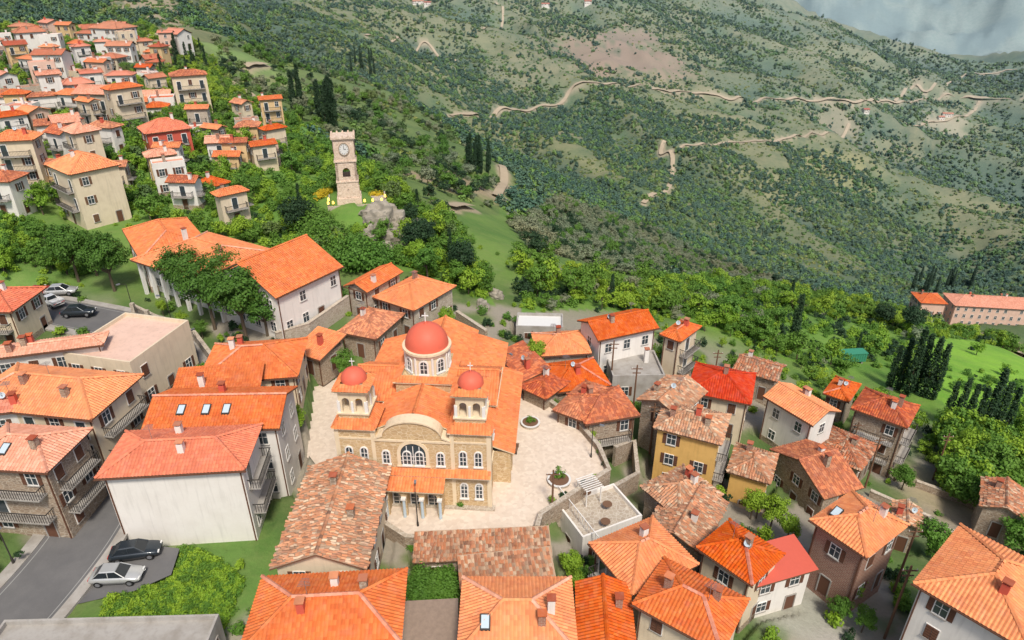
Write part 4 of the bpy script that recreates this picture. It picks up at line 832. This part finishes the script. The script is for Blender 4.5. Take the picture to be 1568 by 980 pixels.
for x,y,s,z in[(528,575,.65,1.5),(683,498,.55,2),(822,562,.75,-.2),(702,440,.8,None),(740,448,.9,None),(720,415,.7,None),(655,425,1.0,2.5),(640,410,.9,None),(665,400,.8,None),(455,665,.6,1),(1500,745,1.4,None),(1470,725,1.2,None),(1540,740,1.3,None),(1490,790,1.1,None),(1550,715,1.0,None),(1180,805,.7,-5),(1205,825,.6,-5),(1150,790,.6,-5),(1420,850,.8,None),(1555,850,1.1,None),(1380,750,.6,None),(875,885,.6,-3),(900,905,.5,-3),(880,910,.5,-3),(1300,920,.6,-5),(1280,950,.5,-5),(1320,965,.5,-5),(250,480,.4,4.5),(280,500,.4,4.3),(310,515,.4,4)]:
    put(random.choice(HB),'broadleaf_tree',x,y,s,z)
for x,y,s in[(1392,512,1.2),(1350,500,.9),(650,380,.8),(708,430,.9),(640,395,.9),(455,360,.9),(470,345,.7),(630,345,.6)]: put(HD,'evergreen_tree',x,y,s)
for x,y,s in[(478,352,1.2),(498,378,1.3),(475,390,1.2),(520,400,1.2),(550,412,1.4),(580,410,1.1),(492,345,.9),(455,400,1.0),(615,400,.8),(545,385,.9),(640,365,.8),(510,362,.9)]: put(HI,'ivy_bush',x,y,s)
for dx,dy,dz,s in[(-6.5,-4,-3.6,.95),(-4.5,-6.5,-4,1.0),(-1.5,-6.8,-4.2,.95),(1.8,-6.8,-4.4,.8),(-7.5,-1,-3,.8),(-3,-9,-5.2,1.0),(1,-9.5,-5.4,.9),(4.5,-9,-5.6,.7)]:
    o=bpy.data.objects.new('ivy_bush',HI.data); o.location=(tp[0]+dx,tp[1]+dy,7+dz); o.rotation_euler=(0,0,R(0,6)); o.scale=(s,s,s*1.05); bpy.context.scene.collection.objects.link(o)
for x,y in[(648,915),(668,905),(685,912),(650,895),(680,895),(640,905)]: put(HI,'ivy_bush',x,y,.55,-1)
for x,y,s in[(1212,528,1.1),(1208,470,.8),(1360,594,.85),(1374,598,1.0),(1387,606,1.15),(1400,600,1.2),(1413,608,1.1),(1426,612,.95),(1444,652,.75),(1458,658,.85),(1473,662,.8),(1488,666,.9),(1502,668,1.05),(1516,670,1.0),(1532,674,.85),(935,470,.6),(1310,545,.5),(462,330,.6),(640,330,.55),(690,405,.6)]: put(CY,'cypress_tree',x,y,s)
for x in range(14): put(CY,'cypress_tree',R(448,470) if x<5 else R(488,530),R(165,172) if x<5 else R(178,200),R(1.0,1.5))
for x in range(10): put(CY,'cypress_tree',R(715,760),R(255,268),R(.9,1.2))
for x in range(9): put(CY,'cypress_tree',R(535,575),R(95,120),R(1.3,1.8))
for x in range(16): put(CY,'cypress_tree',R(1395,1500),R(436,456),R(1.4,2.1))
for x in range(12): put(CY,'cypress_tree',R(240,330),R(80,130),R(.6,.9))
yb=tree_mesh('flowering_bush',1.4,1.3,'leaf_yellow',16,30,.09,kind='bush')
for x,y in[(493,302),(500,298),(574,302),(585,304),(592,300),(488,306)]: put(yb,'flowering_bush',x,y,1.2,None)
def rock(px,py,s,z=None):
    import bmesh
    bm=bmesh.new(); bmesh.ops.create_icosphere(bm,subdivisions=4,radius=1)
    for v in bm.verts:
        n_=float(fbm(np.array([v.co.x*1.3+px]),np.array([v.co.y*1.3+v.co.z*1.7+py]),4,61)[0]); v.co*=(.55+.9*n_); v.co.x=round(v.co.x*3.2)/3.2*.5+v.co.x*.5; v.co.z=round(v.co.z*2.5)/2.5*.5+v.co.z*.5
    me=bpy.data.meshes.new('rock_outcrop'); bm.to_mesh(me); bm.free(); me.materials.append(M['rock']); o=bpy.data.objects.new('rock_outcrop',me); p=at_z(px,py,z) if z is not None else hit(px,py)[0]; o.location=p; o.scale=(s,s*.8,s*.9); o.rotation_euler=(0,0,R(0,6)); bpy.context.scene.collection.objects.link(o)
for x,y,s in[(590,335,3.4),(610,345,2.8),(578,345,2.8),(600,365,2.4),(565,362,2.2),(620,370,1.8),(590,385,1.8),(640,345,1.6),(575,335,2.6),(740,470,1.5),(760,455,1.4)]: rock(x,y,s)
# ------------------------------------------------------------------ plaza planters
for x,y,s in[(812,650,1.1),(856,738,1.2)]:
    p=at_z(x,y,0); e=empty('round_planter',(p[0],p[1],0)); b=MB(); b.cyl(0,0,0,.35,s,s,'stone_light',20); b.cyl(0,0,.35,.42,s+.08,s+.08,'paint_white',20); b.cyl(0,0,.42,.45,s-.15,s-.15,'wood',20); b.obj('basin',e)
    o=bpy.data.objects.new('plant',BU[1].data); o.parent=e; o.location=(0,0,.35); o.scale=(.65,.65,1.1 if y>700 else .5); bpy.context.scene.collection.objects.link(o)
for i,(x,y) in enumerate([(868,632),(850,618),(895,655),(908,668),(920,695),(926,712),(690,772),(705,775),(862,760),(845,768),(560,768),(895,742),(910,735),(830,605),(822,598),(858,624),(876,640),(900,662),(914,682)]):
    put(BU[i%3],'potted_shrub',x,y,.5,0)
def bench(px,py,a):
    p=at_z(px,py,0); e=empty('park_bench',(p[0],p[1],0.01),a); b=MB()
    for j in range(4): b.box(-.8,.8,-.25+j*.13,-.15+j*.13,.43,.47,'wood')
    for j in range(3): b.box(-.8,.8,.27,.31,.55+j*.14,.65+j*.14,'wood')
    for s in(-.65,.65): b.box(s-.04,s+.04,-.22,.26,0,.43,'trim_dark'); b.box(s-.04,s+.04,.31,.35,.0,.95,'trim_dark')
    b.obj('seat_and_frame',e)
bench(790,690,1.4); bench(790,610,1.5)
# ------------------------------------------------------------------ cars
def car(name,px,py,z,a,paint,pick=0,zz=None):
    p=at_z(px,py,z) ; e=empty(name,(p[0],p[1],p[2]+.03),a)
    st_=[(-2.15,.42,.72,.70),(-2.05,.30,.86,.80),(-1.5,.24,.93,.86),(-.6,.22,.92,.88),(.6,.22,.90,.88),(1.2,.24,.86,.87),(1.8,.28,.76,.82),(2.08,.34,.66,.74),(2.17,.42,.58,.66)]
    b=MB(); vs=[]
    for x,z0,z1,hw in st_:
        zm=(z0+z1)/2; vs+=[(x,-hw*.9,z0),(x,-hw,zm),(x,-hw*.97,z1-.08),(x,-hw*.86,z1),(x,hw*.86,z1),(x,hw*.97,z1-.08),(x,hw,zm),(x,hw*.9,z0)]
    fs=[]
    for i in range(len(st_)-1):
        for j in range(8): fs.append((i*8+j,i*8+(j+1)%8,(i+1)*8+(j+1)%8,(i+1)*8+j))
    fs+=[tuple(range(8)),tuple(range(len(vs)-1,len(vs)-9,-1))]; b.add(vs,[f[::-1] for f in fs],paint); b.obj('body',e,True)
    c=MB(); x0,x1,t0,t1=(-1.75,1.0,-1.15,.25) if not pick else (-.5,1.1,-.35,.45)
    base=[(x0,-.74,.9),(x1,-.74,.87),(x1,.74,.87),(x0,.74,.9)]; top=[(t0,-.56,1.40),(t1,-.56,1.42),(t1,.56,1.42),(t0,.56,1.40)]
    c.hexa(base+top,'car_glass'); c.hexa([(x*1.02+.0,y*1.03,z_) for x,y,z_ in top]+[(x*.93,y*.88,z_+.07) for x,y,z_ in top],paint)
    for a_,b_ in zip(base,top): c.limb(a_,b_,.045,.04,paint)
    for y in(-1,1): c.limb((( x0+x1)/2,y*.745,.9),((t0+t1)/2,y*.57,1.42),.04,.035,paint)
    c.obj('cabin',e)
    wv=MB()
    for x in(-1.35,1.32):
        for y in(-.80,.80):
            k=18; ring=[(x+.32*math.cos(6.2832*i/k),.32+.32*math.sin(6.2832*i/k)) for i in range(k)]
            V=[(q[0],y-.1,q[1]) for q in ring]+[(q[0],y+.1,q[1]) for q in ring]; wv.add(V,[(i,(i+1)%k,k+(i+1)%k,k+i) for i in range(k)]+[tuple(range(k)),tuple(range(2*k-1,k-1,-1))],'rubber')
            s=1 if y>0 else -1; V=[(x+.2*math.cos(6.2832*i/k),y+s*.105,.32+.2*math.sin(6.2832*i/k)) for i in range(k)]; wv.add(V,[tuple(range(k))],'metal')
    for y in(-.55,.55): wv.box(2.02,2.15,y-.17,y+.17,.56,.68,'paint_white'); wv.box(-2.13,-2.02,y-.2,y+.2,.66,.80,'lamp_red')
    wv.box(2.10,2.19,-.3,.3,.42,.54,'black'); wv.obj('wheels_and_lights',e)
    if pick:
        tb=MB(); tb.box(-2.1,-.55,-.84,-.78,.9,1.12,paint);tb.box(-2.1,-.55,.78,.84,.9,1.12,paint);tb.box(-2.14,-2.08,-.84,.84,.9,1.12,paint); tb.obj('truck_bed',e)
car('parked_car',210,850,1.3,math.radians(12),'car_dark'); car('parked_car',182,887,1.25,math.radians(4),'car_silver')
car('pickup_truck',80,466,5.2,math.radians(150),'car_white',1); car('parked_car',122,482,4.9,math.radians(8),'car_dark'); car('parked_car',95,450,5.3,math.radians(10),'car_silver'); car('parked_car',60,452,5.4,math.radians(80),'car_red')
def pole(px,py,h,z=None):
    p=at_z(px,py,z) if z is not None else hit(px,py)[0]; e=empty('utility_pole',p); b=MB(); b.cyl(0,0,-.5,h,.13,.09,'wood',8); b.box(-.7,.7,-.05,.05,h-.6,h-.5,'wood'); b.box(-.5,.5,-.05,.05,h-1.2,h-1.1,'wood')
    for x in(-.6,0,.6): b.cyl(x,0,h-.5,h-.35,.04,.03,'frame',6)
    b.obj('pole',e)
for q in[(968,640,8,-3),(935,590,7,-2),(1325,745,8,-11),(1428,735,8,None),(1355,975,9,-5),(1370,900,8,-5),(1090,600,7,-6),(1300,700,6,None),(995,690,7,-4),(845,790,6,-1)]: pole(*q)
def lamp(px,py,z):
    p=at_z(px,py,z); e=empty('street_lamp',p,R(0,6)); b=MB(); b.cyl(0,0,-.2,.5,.12,.1,'trim_dark',8); b.cyl(0,0,.5,4.4,.06,.045,'trim_dark',8); b.limb((0,0,4.4),(.9,0,4.75),.04,.03,'trim_dark'); b.box(.75,1.25,-.12,.12,4.68,4.8,'metal'); b.box(.8,1.2,-.09,.09,4.64,4.68,'frame'); b.obj('post',e)
for q in[(300,560,3.6),(205,478,4.5),(100,745,2.2),(20,860,1.8),(775,585,0),(905,700,0),(640,805,0),(265,500,4.2)]: lamp(*q)
p=hit(1303,552)[0]; e=empty('green_water_tank',(p[0],p[1],p[2]),.1); b=MB(); b.box(-2.5,2.5,-1,1,.2,2,'green_paint'); b.box(-2.6,2.6,-1.1,1.1,2,2.15,'green_paint'); [b.box(x,x+.3,-.9,.9,-.8,.2,'concrete') for x in(-2,1.7)]; [b.box(x,x+.08,-1.06,-1,.2,2,'green_paint') for x in np.arange(-2.4,2.4,.5)]; b.obj('tank_body',e)
# ------------------------------------------------------------------ camera, light
cd=bpy.data.cameras.new('camera'); cam=bpy.data.objects.new('camera',cd); bpy.context.scene.collection.objects.link(cam); cam.location=(0,0,H); cam.rotation_euler=(math.radians(90)-TH,0,0); cd.sensor_width=36; cd.lens=36*F/1568; cd.clip_end=30000; cd.clip_start=.5
bpy.context.scene.camera=cam
sc=bpy.context.scene; wd=bpy.data.worlds.new('World'); sc.world=wd; wd.use_nodes=True; nt=wd.node_tree; bg=nt.nodes['Background']; sk=nt.nodes.new('ShaderNodeTexSky'); sk.sky_type='NISHITA'; sk.sun_disc=False; sk.sun_elevation=math.radians(55); sk.sun_rotation=math.radians(165); sk.dust_density=3; sk.air_density=.8
nt.links.new(sk.outputs[0],bg.inputs[0]); bg.inputs[1].default_value=.14
sl=bpy.data.lights.new('sun','SUN'); so=bpy.data.objects.new('sun',sl); sc.collection.objects.link(so); sl.energy=3.5; sl.angle=math.radians(10); sl.color=(1,.925,.81); so.rotation_euler=(math.radians(35),0,math.radians(15))
sc.view_settings.view_transform='Standard'; sc.view_settings.look='None'; sc.view_settings.exposure=0
